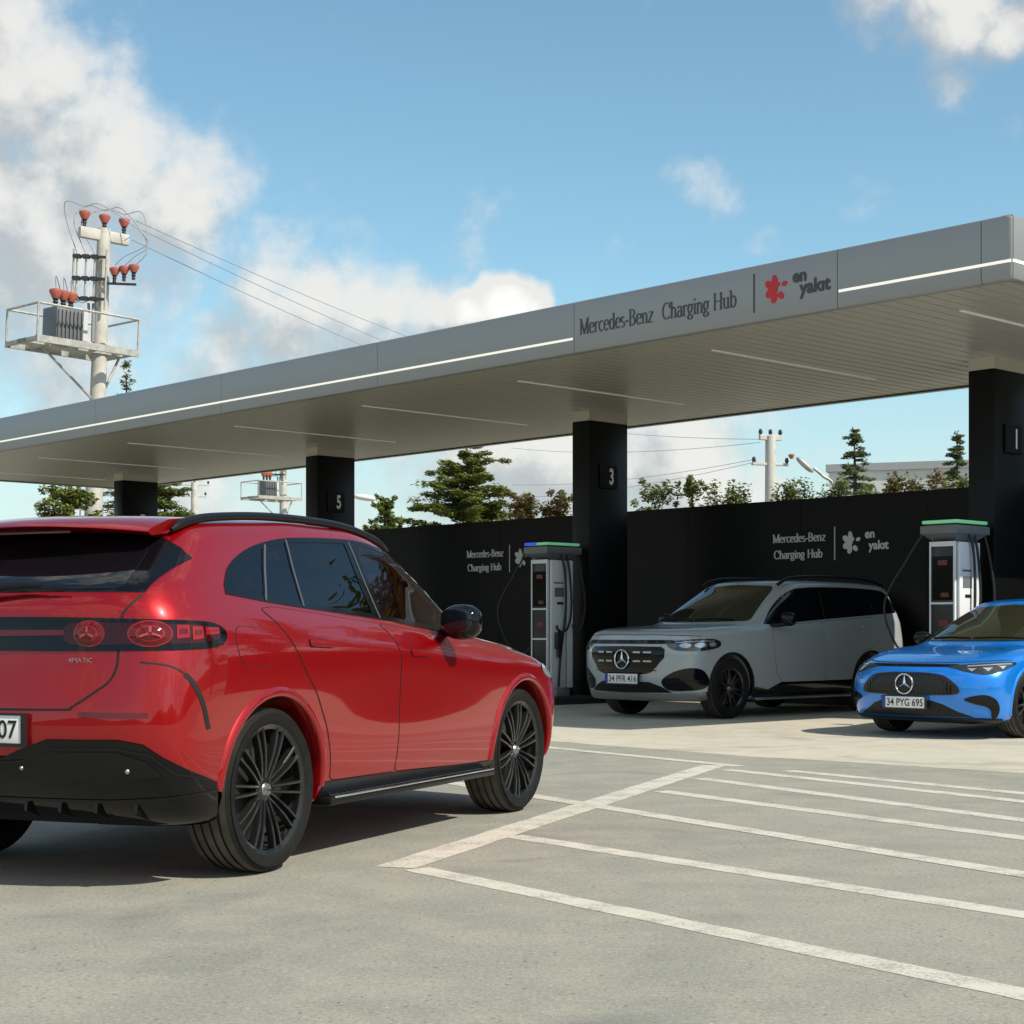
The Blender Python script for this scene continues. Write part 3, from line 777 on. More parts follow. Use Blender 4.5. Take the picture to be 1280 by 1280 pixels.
    star_emblem(cap, Matrix.Translation((0, hw * .70, 0)) @ RX @ Matrix.Rotation(R(90), 4, 'X') @ Matrix.Rotation(R(-90), 4, 'X'), .024)
    res = []
    for nm, b, m, sm in (('wheel', back, m_dark, 40), ('tyre', t, m_tyre, 28), ('rim', rim, m_rim, 40), ('brake_disc', disc, m_edge, 40), ('hub_cap', cap, m_cap, 40)):
        res.append((nm, b, m, sm))
    return res
def place_wheels(car_root, spec, axles, ys, rz_front=0.):
    first = None
    for ai, (x, z) in enumerate(axles):
        for sd in (1, -1):
            if first is None:
                w = None
                for (nm, b, m, sm) in spec:
                    o = b.build(nm, m, car_root if w is None else w, smooth=sm)
                    if nm == 'tyre':
                        o.data.materials.append(M_TREAD); rmax = max(math.hypot(v.co.x, v.co.z) for v in o.data.vertices)
                        for p in o.data.polygons: p.material_index = 1 if math.hypot(p.center.x, p.center.z) > rmax - .020 and abs(p.normal.y) < .75 else 0
                    if w is None: w = o
                first = w
            else: w = copy_tree(first, car_root)
            w.location = (x, sd * ys, z); w.rotation_euler = (0, R(17 * ai + 9), (0 if sd > 0 else math.pi) + (rz_front if ai == 1 else 0))
def ellipsoid(mb, c, rx, ry, rz, n=16, p=2.4, M=None):
    vs = []; m = n // 2
    sp = lambda v: math.copysign(abs(v) ** (2 / p), v)
    for i in range(m + 1):
        th = math.pi * i / m - math.pi / 2
        for k in range(n):
            ph = 2 * math.pi * k / n
            v = Vector((c[0] + rx * sp(math.cos(th)) * sp(math.cos(ph)), c[1] + ry * sp(math.cos(th)) * sp(math.sin(ph)), c[2] + rz * sp(math.sin(th))))
            vs.append(M @ v if M is not None else v)
    mb.add(vs, [(i * n + k, i * n + (k + 1) % n, (i + 1) * n + (k + 1) % n, (i + 1) * n + k) for i in range(m) for k in range(n)])
def plate(car, name, ax, cx, cz, w, h, text, m_white, m_black, m_blue, label=None, off=.012, facing=-1):
    """licence plate standing on the car's front (facing +1) or rear (-1)"""
    hh, n = car.hit(ax, (cx, cz)); x = hh.x + facing * off
    M = frame_M((x, cx, cz), (0, -facing * -1 if facing > 0 else -1, 0), (0, 0, 1)) if False else frame_M((x, cx, cz), (0, facing, 0), (0, 0, 1))
    b = MB(); b.box(-w / 2, w / 2, -h / 2, h / 2, -.03, 0, M, bev=.004); p = b.build(name, m_white, car.root, smooth=40)
    fr = MB()
    for (x0, x1, y0, y1) in ((-w / 2 - .008, w / 2 + .008, h / 2, h / 2 + .008), (-w / 2 - .008, w / 2 + .008, -h / 2 - .014, -h / 2), (-w / 2 - .008, -w / 2, -h / 2, h / 2), (w / 2, w / 2 + .008, -h / 2, h / 2)):
        fr.box(x0, x1, y0, y1, -.032, .003, M)
    fr.build('plate_frame', m_black, p)
    bl = MB(); bl.box(-w / 2 + .001, -w / 2 + .040, -h / 2 + .002, h / 2 - .002, -.002, .0012, M); bl.build('blue_band', m_blue, p)
    tx = MB(); M2 = M @ Matrix.Translation((-w / 2 + .055, -h * .30, 0)); wd = sans_text(MB(), text, M2, h * .62, 1., .012)
    wd0 = sans_text(MB(), text, Matrix(), h * .62, 1., .012)
    sans_text(tx, text, M2, h * .62, (w - .075) / wd0, .014, .0016); tx.build('plate_characters', m_black, p)
    return p
M_RED = mat('red_paint', (.36, .0015, .004), .30, .55, coat=1., spec=.3)
M_SILVER = mat('silver_grey_paint', (.385, .42, .435), .34, .1, coat=.9)
M_BLUE = mat('blue_paint', (.006, .21, .74), .26, .3, coat=1.)
M_GLOSS = mat('gloss_black_trim', (.004, .004, .005), .07, spec=.32)
M_TRIM = mat('satin_black_trim', (.007, .007, .0075), .34, spec=.3)
M_UNDER = mat('underbody_black', (.010, .010, .010), .8)
M_GLASS = mat('tinted_glass', (.004, .005, .007), .02, spec=.65)
M_GLASSF = glass_mat('clear_side_glass', (.52, .60, .55), 1.5)
M_GLASST = glass_mat('privacy_side_glass', (.13, .14, .155), 1.5)
M_SEAT = mat('seat_leather', (.035, .034, .032), .5)
M_CABIN = mat('cabin_trim', (.05, .05, .048), .6)
M_WSHIELD = mat('windshield_glass', (.026, .027, .016), .03, spec=.6)
M_TYRE = mat('tyre_rubber', (.009, .009, .0085), .7, spec=.2, var=.25, vscale=14, bump=.15, bscale=120)
M_TREAD = mat('dusty_tread', (.080, .073, .060), .9, spec=.2, var=.25, vscale=10, bump=.2, bscale=120)
M_RIM = mat('black_alloy', (.022, .022, .023), .28, .5, coat=.5)
M_RIM2 = mat('dark_alloy', (.028, .028, .030), .3, .6, coat=.5)
M_DARK = mat('wheel_inside', (.006, .006, .006), .8)
M_DISC = mat('brake_steel', (.10, .10, .10), .45, .8)
M_CHROME = mat('chrome', (.75, .75, .76), .12, 1.)
M_SATIN = mat('satin_aluminium', (.45, .45, .46), .30, .9)
M_LAMPRED = mat('red_lens', (.10, .002, .003), .05, spec=.6)
M_LAMPRED2 = mat('bright_red_lens', (.25, .006, .008), .05, spec=.6)
M_SMOKE = mat('smoked_red_lens', (.030, .002, .002), .04, spec=.5)
M_PINK = mat('frosted_red_lens', (.34, .05, .05), .12)
M_LAMPBLK = mat('smoked_lens', (.004, .003, .003), .03, spec=.4)
M_HEAD = mat('headlight_cover', (.020, .022, .025), .04, coat=1., spec=.9)
M_HEADL = mat('headlight_reflector', (.55, .57, .60), .14, .6, coat=1.)
M_BAR = mat('window_bar_grey', (.11, .11, .115), .35, .4)
M_PLATE = mat('plate_white', (.78, .78, .76), .4)
M_INK = mat('plate_ink', (.01, .01, .01), .5)
M_EUBLUE = mat('plate_blue', (.015, .06, .36), .4)
M_GRILLE = mat('grille_mesh', (.030, .029, .027), .35, .5)

# ---- red car, seen from behind
yaw = R(23.86)
Fv = Vector((math.sin(yaw), math.cos(yaw), 0))
red = thing('parked_car', 'bright red SUV parked closest to the camera, seen from behind at left', 'car', (-1.932, 8.012, 0), math.atan2(Fv.y, Fv.x))
BELT = [(-.95, 1.262), (-.33, 1.258), (.40, 1.205), (1.2, 1.155), (1.85, 1.098), (2.4, 1.085), (2.7, 1.085)]
def up(l, d): return [(x, z + d) for x, z in l]
RED_ROWS = [
 dict(z=.27, xf=3.38, xr=-.60, w=.80), dict(z=.272, xf=3.50, xr=-.68, w=.87, bf=.16, br=.10), dict(z=.33, xf=3.60, xr=-.80, w=.905, bf=.18, br=.13),
 dict(z=.45, xf=3.65, xr=-.90, w=.928, bf=.20, br=.15, cr=.36), dict(z=.58, xf=3.67, xr=-.945, w=.938, bf=.20, br=.15, cr=.36), dict(z=.72, xf=3.68, xr=-.955, w=[(-1, .93), (0, .945), (1.3, .93), (2.8, .945), (3.6, .93)], bf=.20, br=.15, cr=.38),
 dict(z=[(-1, .85), (3.6, .82)], xf=3.66, xr=-.930, w=[(-1, .93), (0, .952), (1.3, .925), (2.8, .952), (3.6, .92)], bf=.22, br=.14, cr=.40),
 dict(z=[(-1, .97), (0, .97), (1.5, .95), (2.6, .92), (3.6, .88)], xf=3.60, xr=-.905, w=[(-1, .925), (0, .950), (1.3, .928), (2.8, .945), (3.6, .90)], bf=.26, br=.13, cr=.42),
 dict(z=[(-1, 1.07), (0, 1.07), (1.5, 1.02), (2.6, .985), (3.6, .91)], xf=3.50, xr=-.895, w=[(-1, .905), (0, .935), (1.3, .918), (2.8, .91), (3.5, .85)], bf=.26, br=.13, cr=.44),
 dict(z=[(-1, 1.155), (0, 1.14), (1.5, 1.06), (2.6, 1.02), (3.6, .93)], xf=3.38, xr=-.885, w=[(-1, .885), (0, .905), (1.3, .893), (2.6, .865), (3.4, .78)], bf=.26, br=.13, cr=.46),
 dict(z=[(-1, 1.172), (0, 1.157), (1.5, 1.077), (2.6, 1.035), (3.6, .945)], xf=3.34, xr=-.883, w=[(-1, .880), (0, .899), (1.3, .888), (2.6, .858), (3.4, .77)], bf=.26, br=.13, cr=.46),
 dict(z=[(-1, 1.215), (-.3, 1.215), (.4, 1.172), (1.2, 1.122), (1.9, 1.07), (2.6, 1.055), (3.2, .985)], xf=3.16, xr=-.875, w=[(-.9, .862), (0, .875), (1.8, .868), (2.6, .80), (3.1, .68)], bf=.22, br=.13, cr=.48),
 dict(z=BELT, xf=2.66, xr=-.845, w=[(-.9, .835), (0, .852), (1.8, .848), (2.3, .80), (2.6, .72)], bf=.20, br=.12, cr=.50),
 dict(z=up(BELT, .05), xf=2.52, xr=-.805, w=[(-.9, .81), (0, .832), (1.8, .828), (2.2, .79), (2.5, .72)], bf=.22, br=.12, cr=.50),
 dict(z=[(-.8, 1.43), (0, 1.43), (2.3, 1.37)], xf=2.12, xr=-.60, w=.745, bf=.22, br=.12, cr=.50),
 dict(z=[(-.6, 1.535), (0, 1.575), (.6, 1.612), (1.2, 1.608), (1.6, 1.56), (1.9, 1.49)], xf=1.80, xr=-.43, w=.672, bf=.22, br=.12, cr=.45),
 dict(z=[(-.6, 1.572), (0, 1.624), (.6, 1.655), (1.2, 1.652), (1.7, 1.585), (1.8, 1.55)], xf=1.70, xr=-.40, w=.60, bf=.20, br=.10, cr=.4),
 dict(z=[(-.6, 1.585), (0, 1.640), (.6, 1.672), (1.2, 1.668), (1.7, 1.60), (1.8, 1.57)], xf=1.66, xr=-.40, w=.38, bf=.16, br=.10, cr=.4),
 dict(z=[(-.6, 1.592), (0, 1.648), (.6, 1.680), (1.2, 1.676), (1.7, 1.608), (1.8, 1.58)], xf=1.64, xr=-.40, w=0., bf=.16, br=.10, cr=.4),
]
DLO = catmull([(-.27, 1.268), (.075, 1.236), (.42, 1.212), (1.2, 1.162), (1.84, 1.105), (2.26, 1.092)], 4)[:-1] + [(2.27, 1.10)] + \
      catmull([(2.22, 1.16), (2.08, 1.29), (1.95, 1.375), (1.70, 1.49), (1.40, 1.562), (1.10, 1.582), (.58, 1.565), (.31, 1.535), (.07, 1.482), (-.135, 1.40), (-.245, 1.315)], 5)
RWS = [(0, 1.575), (.48, 1.545), (.56, 1.50), (.70, 1.20), (.70, 1.165), (0, 1.155)]
RWS = RWS + [(-y, z) for y, z in RWS[::-1][1:-1]]
AX_R = [(0, .38), (2.843, .38)]
rc = Car(red, RED_ROWS, AX_R, .425, M_RED, M_TRIM, M_UNDER, .80, cabin=offset_poly(DLO, .022), wscreen=RWS)
wspec = make_wheel(.38, .25, .299, 10, 'multi', M_TYRE, M_RIM, M_DARK, M_DISC, M_SATIN)
place_wheels(red, wspec, AX_R, .795)
for (x, z) in AX_R:
    for sd in (-1, 1): rc.arch_lip(x, z, sd, .424, .470, M_RED, a0=-3 if x < 1 else -20, a1=176 if x < 1 else 184)
def windows(car, ax, dlo, cuts, mats, inset=.018, frame_m=M_GLOSS, foff=.002, handles=()):
    car.patch('window_frame', ax, dlo, frame_m, off=foff, res=.04)
    inn = offset_poly(dlo, inset) if area2(dlo) > 0 else offset_poly(dlo[::-1], inset)
    for (l, r), m in zip(cuts, mats):
        p = inn
        if l: p = clip_half(p, l[1], l[0])
        if r: p = clip_half(p, r[0], r[1])
        if len(p) > 2 and abs(area2(p)) > 1e-4: car.patch('window', ax, p, m, off=foff + .0025, res=.04)
# a cut is a line (bottom, top); the pane keeps what lies right of its first line and left of its second
CUTS = [(None, ((-.165, 1.0), (.31, 1.6))), (((-.127, 1.0), (.348, 1.6)), ((.308, 1.0), (.472, 1.6))), (((.34, 1.0), (.504, 1.6)), ((1.10, 1.0), (1.055, 1.6))), (((1.21, 1.0), (1.165, 1.6)), None)]
M_SEAL = mat('door_gap_black', (.006, .006, .006), .7)
RDOOR = [(-.03, 1.205), (.05, 1.15), (.15, 1.05), (.247, .916), (.36, .80), (.455, .64), (.50, .50), (.515, .39), (.56, .382), (1.178, .378), (1.20, .69), (1.235, .98), (1.20, 1.06), (1.10, 1.140), (.42, 1.192), (.08, 1.214)]
FDOOR = [(1.188, .378), (2.235, .345), (2.29, .48), (2.35, .72), (2.33, .93), (2.26, 1.01), (2.10, 1.062), (1.84, 1.082), (1.2, 1.136), (1.115, 1.142), (1.21, 1.062), (1.246, .98), (1.21, .69)]
for ax in ('R', 'L'):
    D_ = densify(DLO, .05); ring(rc, 'window_frame', ax, D_, offset_poly(D_, .024), M_GLOSS, .003)
    inn = offset_poly(DLO, .020)
    edges = [((-.165, 1.0), (.31, 1.6)), ((-.127, 1.0), (.348, 1.6)), ((.308, 1.0), (.472, 1.6)), ((.34, 1.0), (.504, 1.6)), ((1.10, 1.0), (1.055, 1.6)), ((1.21, 1.0), (1.165, 1.6))]
    for k in range(4):
        p = inn
        if k: p = clip_half(p, edges[2 * k - 1][1], edges[2 * k - 1][0])
        if k < 3: p = clip_half(p, edges[2 * k][0], edges[2 * k][1])
        pane(rc, 'window', ax, p, M_GLASSF if k == 3 else M_GLASST, .001)
    for k in range(3):
        p = clip_half(clip_half(inn, edges[2 * k][1], edges[2 * k][0]), edges[2 * k + 1][0], edges[2 * k + 1][1])
        rc.patch('window_pillar', ax, p, M_GLOSS, off=.004, res=.04, depth=.05)
    for poly in (RDOOR, FDOOR):
        poly = rounded(poly, .03, 4)
        rc.patch('door_seal', ax, offset_poly(poly, -.005), M_SEAL, off=.0008, res=.05)
        d = rc.patch('door', ax, poly, M_RED, off=.0030, res=.03)
        hx, hz = (.30, 1.045) if poly[0][0] < 1 else (1.36, .985)
        hp = rounded([(hx, hz - .014), (hx + .21, hz - .022), (hx + .21, hz + .012), (hx, hz + .020)], .014)
        rc.patch('door_handle_recess', ax, offset_poly(hp, -.004), M_SEAL, off=.0036, res=.03, parent=d)
        rc.patch('door_handle', ax, hp, M_RED, off=.009, res=.02, parent=d)
    rc.patch('rocker_trim', ax, [(.44, .30), (2.42, .30), (2.40, .345), (1.2, .368), (.47, .378)], M_TRIM, off=.006, res=.05)
ff = rounded([(-.30, .955), (-.055, .945), (-.03, 1.07), (-.05, 1.115), (-.28, 1.125), (-.315, 1.08)], .06, 5)
rc.patch('flap_gap', 'R', offset_poly(ff, -.004), M_SEAL, off=.0006, res=.04); rc.patch('charge_flap', 'R', ff, M_RED, off=.0022, res=.03)
for sd in (-1, 1):
    b = MB(); b.box(.47, 2.37, min(sd * .80, sd * .955), max(sd * .80, sd * .955), .262, .300, bev=.010); st = b.build('side_step', M_TRIM, red, smooth=40)
    b = MB(); b.box(.50, 2.35, min(sd * .925, sd * .960), max(sd * .925, sd * .960), .296, .308, bev=.004); b.build('step_edge', M_CHROME, st, smooth=40)
    b = MB()
    for k in range(34): b.box(.56 + k * .052, .585 + k * .052, min(sd * .87, sd * .915), max(sd * .87, sd * .915), .299, .306, bev=.002)
    b.build('step_studs', M_SATIN, st)
    # roof rail
    pts = catmull([(-.36, sd * .615, 1.555), (-.26, sd * .612, 1.592), (-.05, sd * .61, 1.630), (.4, sd * .605, 1.662), (.9, sd * .60, 1.668), (1.25, sd * .60, 1.652), (1.55, sd * .60, 1.604), (1.70, sd * .60, 1.550)], 6)
    b = MB(); b.tube(pts, [.009 + .012 * math.sin(min(1, min(i, len(pts) - 1 - i) / 5) * math.pi / 2) for i in range(len(pts))], 10); b.build('roof_rail', M_TRIM, red, smooth=50)
    # slim grey bars between the side panes
    axs = 'R' if sd < 0 else 'L'
    for (p, q) in (((.048, 1.245), (.262, 1.515)), ((.385, 1.222), (.474, 1.548)), ((1.155, 1.172), (1.11, 1.568))): rc.ribbon('window_bar', axs, [p, q], .014, M_BAR, off=.006)
    # mirror
    b = MB(); ellipsoid(b, (1.80, sd * 1.015, 1.155), .085, .115, .098, 24, 2.5); mr = b.build('wing_mirror', M_GLOSS, red, smooth=60)
    b = MB(); b.tube([(1.93, sd * .83, 1.10), (1.86, sd * .92, 1.10), (1.82, sd * .98, 1.115)], [.03, .028, .04], 10); b.build('mirror_arm', M_GLOSS, mr, smooth=60)
    b = MB(); ellipsoid(b, (1.722, sd * 1.015, 1.165), .012, .095, .066, 20, 3.); b.build('mirror_glass', M_GLASS, mr, smooth=60)
# cabin seen through the side windows
pane(rc, 'windshield', 'F', offset_poly(RWS, -.03), M_GLASSF, .002)
b = MB(); b.box(1.55, 2.45, -.68, .68, 1.02, 1.115, None, .03); b.box(1.45, 1.60, -.62, .62, 1.00, 1.14, None, .03); b.build('dashboard', M_CABIN, red, smooth=40)
b = MB(); b.tube([(1.42 + .05 * math.sin(t), .36 + .18 * math.cos(t), 1.08 + .17 * math.sin(t)) for t in (2 * math.pi * i / 24 for i in range(24))], .016, 8, closed=True); b.tube([(1.50, .36, 1.06), (1.43, .36, 1.08)], .05, 10); b.build('steering_wheel', M_CABIN, red, smooth=50)
for (x, ys) in ((.98, (-.36, .36)), (.08, (-.40, .0, .40))):
    for y in ys:
        w = .23 if x > .5 else .19
        b = MB(); ellipsoid(b, (x - .05, y, 1.13), .085, w, .22, 20, 3.); st = b.build('seat', M_SEAT, red, smooth=60)
        b = MB(); ellipsoid(b, (x - .10, y, 1.405 if x > .5 else 1.37), .05, .125, .075, 16, 3.); b.tube([(x - .08, y - .05, 1.25), (x - .09, y - .05, 1.36)], .008, 6); b.tube([(x - .08, y + .05, 1.25), (x - .09, y + .05, 1.36)], .008, 6); b.build('headrest', M_SEAT, st, smooth=60)
b = MB(); ellipsoid(b, (1.66, .0, 1.47), .018, .11, .035, 12, 3.); b.build('inside_mirror', M_TRIM, red, smooth=60)
# front lamps and grille, turned away from the camera
FR = ('rf', 2.45)
for sd in (1, -1):
    hl = rc.patch('headlight', FR, [(sd * a, z) for a, z in catmull([(22, .83), (34, .87), (46, .90), (53, .89), (52, .83), (42, .79), (30, .775)], 4, True)], M_HEADL, off=.006, res=.03)
gq = [(0, .80), (16, .79), (22, .72), (17, .60), (0, .56)]
rc.patch('grille', FR, gq + [(-a, z) for a, z in gq[::-1] if a], M_GLOSS, off=.006, res=.04)
# rear: radial coordinates (degrees, height) about a pivot inside the car
RB = ('rb', .30)
def ph(y, x=-.87): return math.degrees(math.atan2(-y, .30 - x))
gl = [(-.0, 1.272), (-.40, 1.272), (-.735, 1.268), (-.728, 1.425), (-.675, 1.470), (-.60, 1.512), (-.40, 1.538), (0, 1.545)]
gl = gl + [(-y, z) for y, z in gl[::-1][1:-1]]
rc.patch('rear_window_frame', 'B', gl, M_GLOSS, off=.005, res=.018)
gi = [(-.655, 1.285), (-.60, 1.42), (-.56, 1.49), (-.3, 1.505), (.3, 1.505), (.56, 1.49), (.60, 1.42), (.655, 1.285)]
rw = rc.patch('rear_window', 'B', rounded(gi, .05), M_GLASS, off=.0075, res=.03)
# spoiler over the rear window
sp = MB(); n = 15
for i in range(n):
    y = -.62 + 1.24 * i / (n - 1); q = (y / .62) ** 2
    x1 = -.66 + .12 * q; x0 = -.20
    sp.v += [(x0, y * .96, 1.640 - .020 * q), ((x0 + x1) / 2, y * .98, 1.625 - .024 * q), (x1 + .02, y, 1.583 - .030 * q), (x1, y, 1.566 - .030 * q), (x1 + .03, y, 1.552 - .030 * q), (-.36, y * .96, 1.560 - .020 * q)]
for i in range(n - 1):
    for j in range(6): sp.f.append((i * 6 + j, i * 6 + (j + 1) % 6, i * 6 + 6 + (j + 1) % 6, i * 6 + 6 + j))
sp.f += [(0, 1, 2, 3, 4, 5), tuple((n - 1) * 6 + j for j in (5, 4, 3, 2, 1, 0))]
spo = sp.build('rear_spoiler', M_RED, red, smooth=40)
b = MB(); b.box(-.56, -.545, -.22, .22, 1.540, 1.550); b.build('third_brake_light', M_LAMPRED, spo)
# wiper
b = MB(); b.tube([(-.90, .06, 1.262), (-.885, -.02, 1.285), (-.855, -.22, 1.30), (-.85, -.30, 1.296)], [.022, .018, .012, .008], 8); wp = b.build('rear_wiper', M_TRIM, red, smooth=50)
b = MB(); b.tube([(-.872, .10, 1.285), (-.858, -.20, 1.286), (-.84, -.42, 1.285)], [.007, .008, .006], 6); b.build('wiper_blade', M_TRIM, wp, smooth=50)
# tail lamps
for sd in (1, -1):
    bar = catmull([(0, 1.165), (20, 1.162), (33, 1.155), (44, 1.148), (50, 1.138), (53.2, 1.105), (53, 1.06), (50, 1.035), (43, 1.025), (33, 1.022), (20, 1.020), (0, 1.020)], 4)
    lamp = rc.patch('tail_lamp', RB, [(sd * p, z) for p, z in bar], M_LAMPBLK, off=.006, res=.03)
    rc.patch('smoked_red_lens', RB, [(sd * a, z) for a, z in catmull([(21.5, 1.135), (34, 1.135), (47, 1.128), (51.2, 1.10), (50.5, 1.065), (44, 1.05), (32, 1.047), (21.5, 1.05)], 4, True)], M_SMOKE, off=.0072, res=.03, parent=lamp)
    def disc(p0, z0, rp, rz, m, off, nm, dome=0.):
        pl = [(sd * (p0 + rp * math.cos(t)), z0 + rz * math.sin(t)) for t in (2 * math.pi * i / 30 for i in range(30))]
        rc.patch(nm, RB, pl, m, off=off, res=.012 if dome else .02, parent=lamp, bulge=(lambda a, z: dome * max(0., 1 - ((sd * a - p0) / rp) ** 2 - ((z - z0) / rz) ** 2)) if dome else None)
    for (p0, rp) in ((25.6, 3.1), (36.8, 4.0)):
        disc(p0, 1.092, rp, .056, M_LAMPRED2, .0085, 'lamp_ring'); disc(p0, 1.092, rp * .93, .051, M_LAMPRED, .0090, 'lamp_lens', .014)
        disc(p0, 1.090, rp * .62, .034, M_LAMPRED2, .0178, 'lamp_ring', .007); disc(p0, 1.090, rp * .52, .029, M_LAMPRED, .0200, 'lamp_lens', .007)
        for k in range(3):
            an = R(90 + 120 * k); e0 = (p0 + rp * .08 * math.cos(an), 1.090 + .004 * math.sin(an)); e1 = (p0 + rp * .50 * math.cos(an), 1.090 + .028 * math.sin(an))
            rc.ribbon('lamp_core', RB, [(sd * e0[0], e0[1]), (sd * e1[0], e1[1])], .009, M_PINK, off=.0285, parent=lamp)
    for (q0, q1, z0, z1) in ((41.5, 44.0, 1.070, 1.128), (44.6, 47.0, 1.065, 1.122), (47.6, 51.2, 1.085, 1.118)):
        rc.patch('lamp_segment', RB, [(sd * a, z) for a, z in rounded([(q0, z0), (q1, z0 + .006), (q1, z1), (q0, z1)], .012)], M_LAMPRED2, off=.0085, res=.02, parent=lamp)
        rc.patch('lamp_segment', RB, [(sd * a, z) for a, z in [(q0 + .5, z0 + .018), (q1 - .4, z0 + .022), (q1 - .4, z1 - .016), (q0 + .5, z1 - .016)]], M_LAMPRED, off=.0095, res=.02, parent=lamp)
    rc.patch('light_strip', RB, [(sd * a, z) for a, z in rounded([(5, 1.082), (20.5, 1.085), (20.5, 1.108), (5, 1.108)], .01)], M_LAMPRED, off=.0085, res=.02, parent=lamp)
    # tailgate shut line
    rc.ribbon('tailgate_gap', RB, [(sd * a, z) for a, z in catmull([(35.5, 1.262), (32.6, 1.20), (31.6, 1.150), (31.2, 1.03), (30.9, .955), (29.6, .895), (27.0, .850), (22.5, .785), (20.5, .775), (0, .772)], 6)], .009, M_SEAL, off=.0015)
    # vertical slit and creases of the bumper
    sl = catmull([(35, .975), (40.5, .955), (44.0, .90), (46.6, .80), (48.0, .685)], 6)
    rc.ribbon('bumper_slit', RB, [(sd * a, z) for a, z in sl[10:]], .020, M_SEAL, off=.002)
    rc.ribbon('bumper_slit', RB, [(sd * a, z) for a, z in sl[:12]], .008, M_SEAL, off=.0015)
    rc.patch('rear_reflector', RB, [(sd * a, z) for a, z in rounded([(24, .745), (36.5, .742), (36.5, .762), (24, .766)], .008)], M_LAMPRED, off=.002, res=.03)
dif_top = [(0, .570), (8, .572), (11, .600), (17.5, .650), (31, .652), (35.5, .632), (39, .575), (44, .515), (50, .455)]
dp = dif_top + [(51, .29), (40, .285), (0, .285)]
dp = dp + [(-a, z) for a, z in dp[::-1][1:-1]]
df = rc.patch('rear_diffuser', RB, dp, M_GLOSS, off=.012, res=.03, depth=.03)
for sd in (1, -1):
    rc.patch('bumper_corner', 'R' if sd > 0 else 'L', [(-.70, .275), (-.43, .275), (-.424, .40), (-.46, .425), (-.70, .47)], M_GLOSS, off=.009, res=.02, parent=df)
    rc.patch('exhaust_trim', RB, [(sd * a, z) for a, z in rounded([(13, .53), (18.5, .60), (31, .602), (36, .565), (39, .50), (30, .485), (13, .485)], .02)], M_TRIM, off=.016, res=.03, parent=df)
    rc.ribbon('diffuser_edge', RB, [(sd * a, z) for a, z in [(0, .545), (13, .56), (18, .615), (31, .617), (36.5, .59), (41, .51), (48, .47)]], .010, M_TRIM, off=.016, parent=df)
    rc.ribbon('diffuser_edge', RB, [(sd * a, z) for a, z in [(0, .395), (30, .395), (42, .41), (50, .42)]], .012, M_TRIM, off=.015, parent=df)
    h_, n_ = rc.hit(RB, (sd * 33, .525)); b = MB(); ellipsoid(b, tuple(h_ + n_ * .016), .012, .012, .012, 10, 2); b.build('parking_sensor', M_SATIN, df, smooth=60)
    h_, n_ = rc.hit(RB, (sd * 12.0, .53)); b = MB(); ellipsoid(b, tuple(h_ + n_ * .014), .010, .010, .010, 10, 2); b.build('parking_sensor', M_SATIN, df, smooth=60)
for y in (-.72, -.55, -.38, -.21, .21, .38, .55, .72):
    h_, n_ = rc.hit('B', (y, .36)); b = MB(); b.prism([(h_.x + .06, .30), (h_.x - .035, .335), (h_.x - .028, .40), (h_.x + .0, .43), (h_.x + .06, .43)], -.008, .008, frame_M((0, y, 0), (1, 0, 0), (0, 0, 1)))
    b.build('diffuser_fin', M_GLOSS, df)
plate(rc, 'licence_plate', 'B', -.015, .690, .545, .120, '34 PFB 307', M_PLATE, M_INK, M_EUBLUE, off=.02, facing=-1)
h0 = rc.hit('B', (-.47, .973))[0]; h1 = rc.hit('B', (-.62, .973))[0]; h2 = rc.hit('B', (-.54, 1.0))[0]; d_ = (h1 - h0).normalized(); u_ = Vector((0, 0, 1)); b = MB()
sans_text(b, '4MATIC', frame_M(h0 - Vector((.008, 0, 0)), d_, u_), .019, 1.2, .0, .004); b.build('badge', M_SATIN, red)
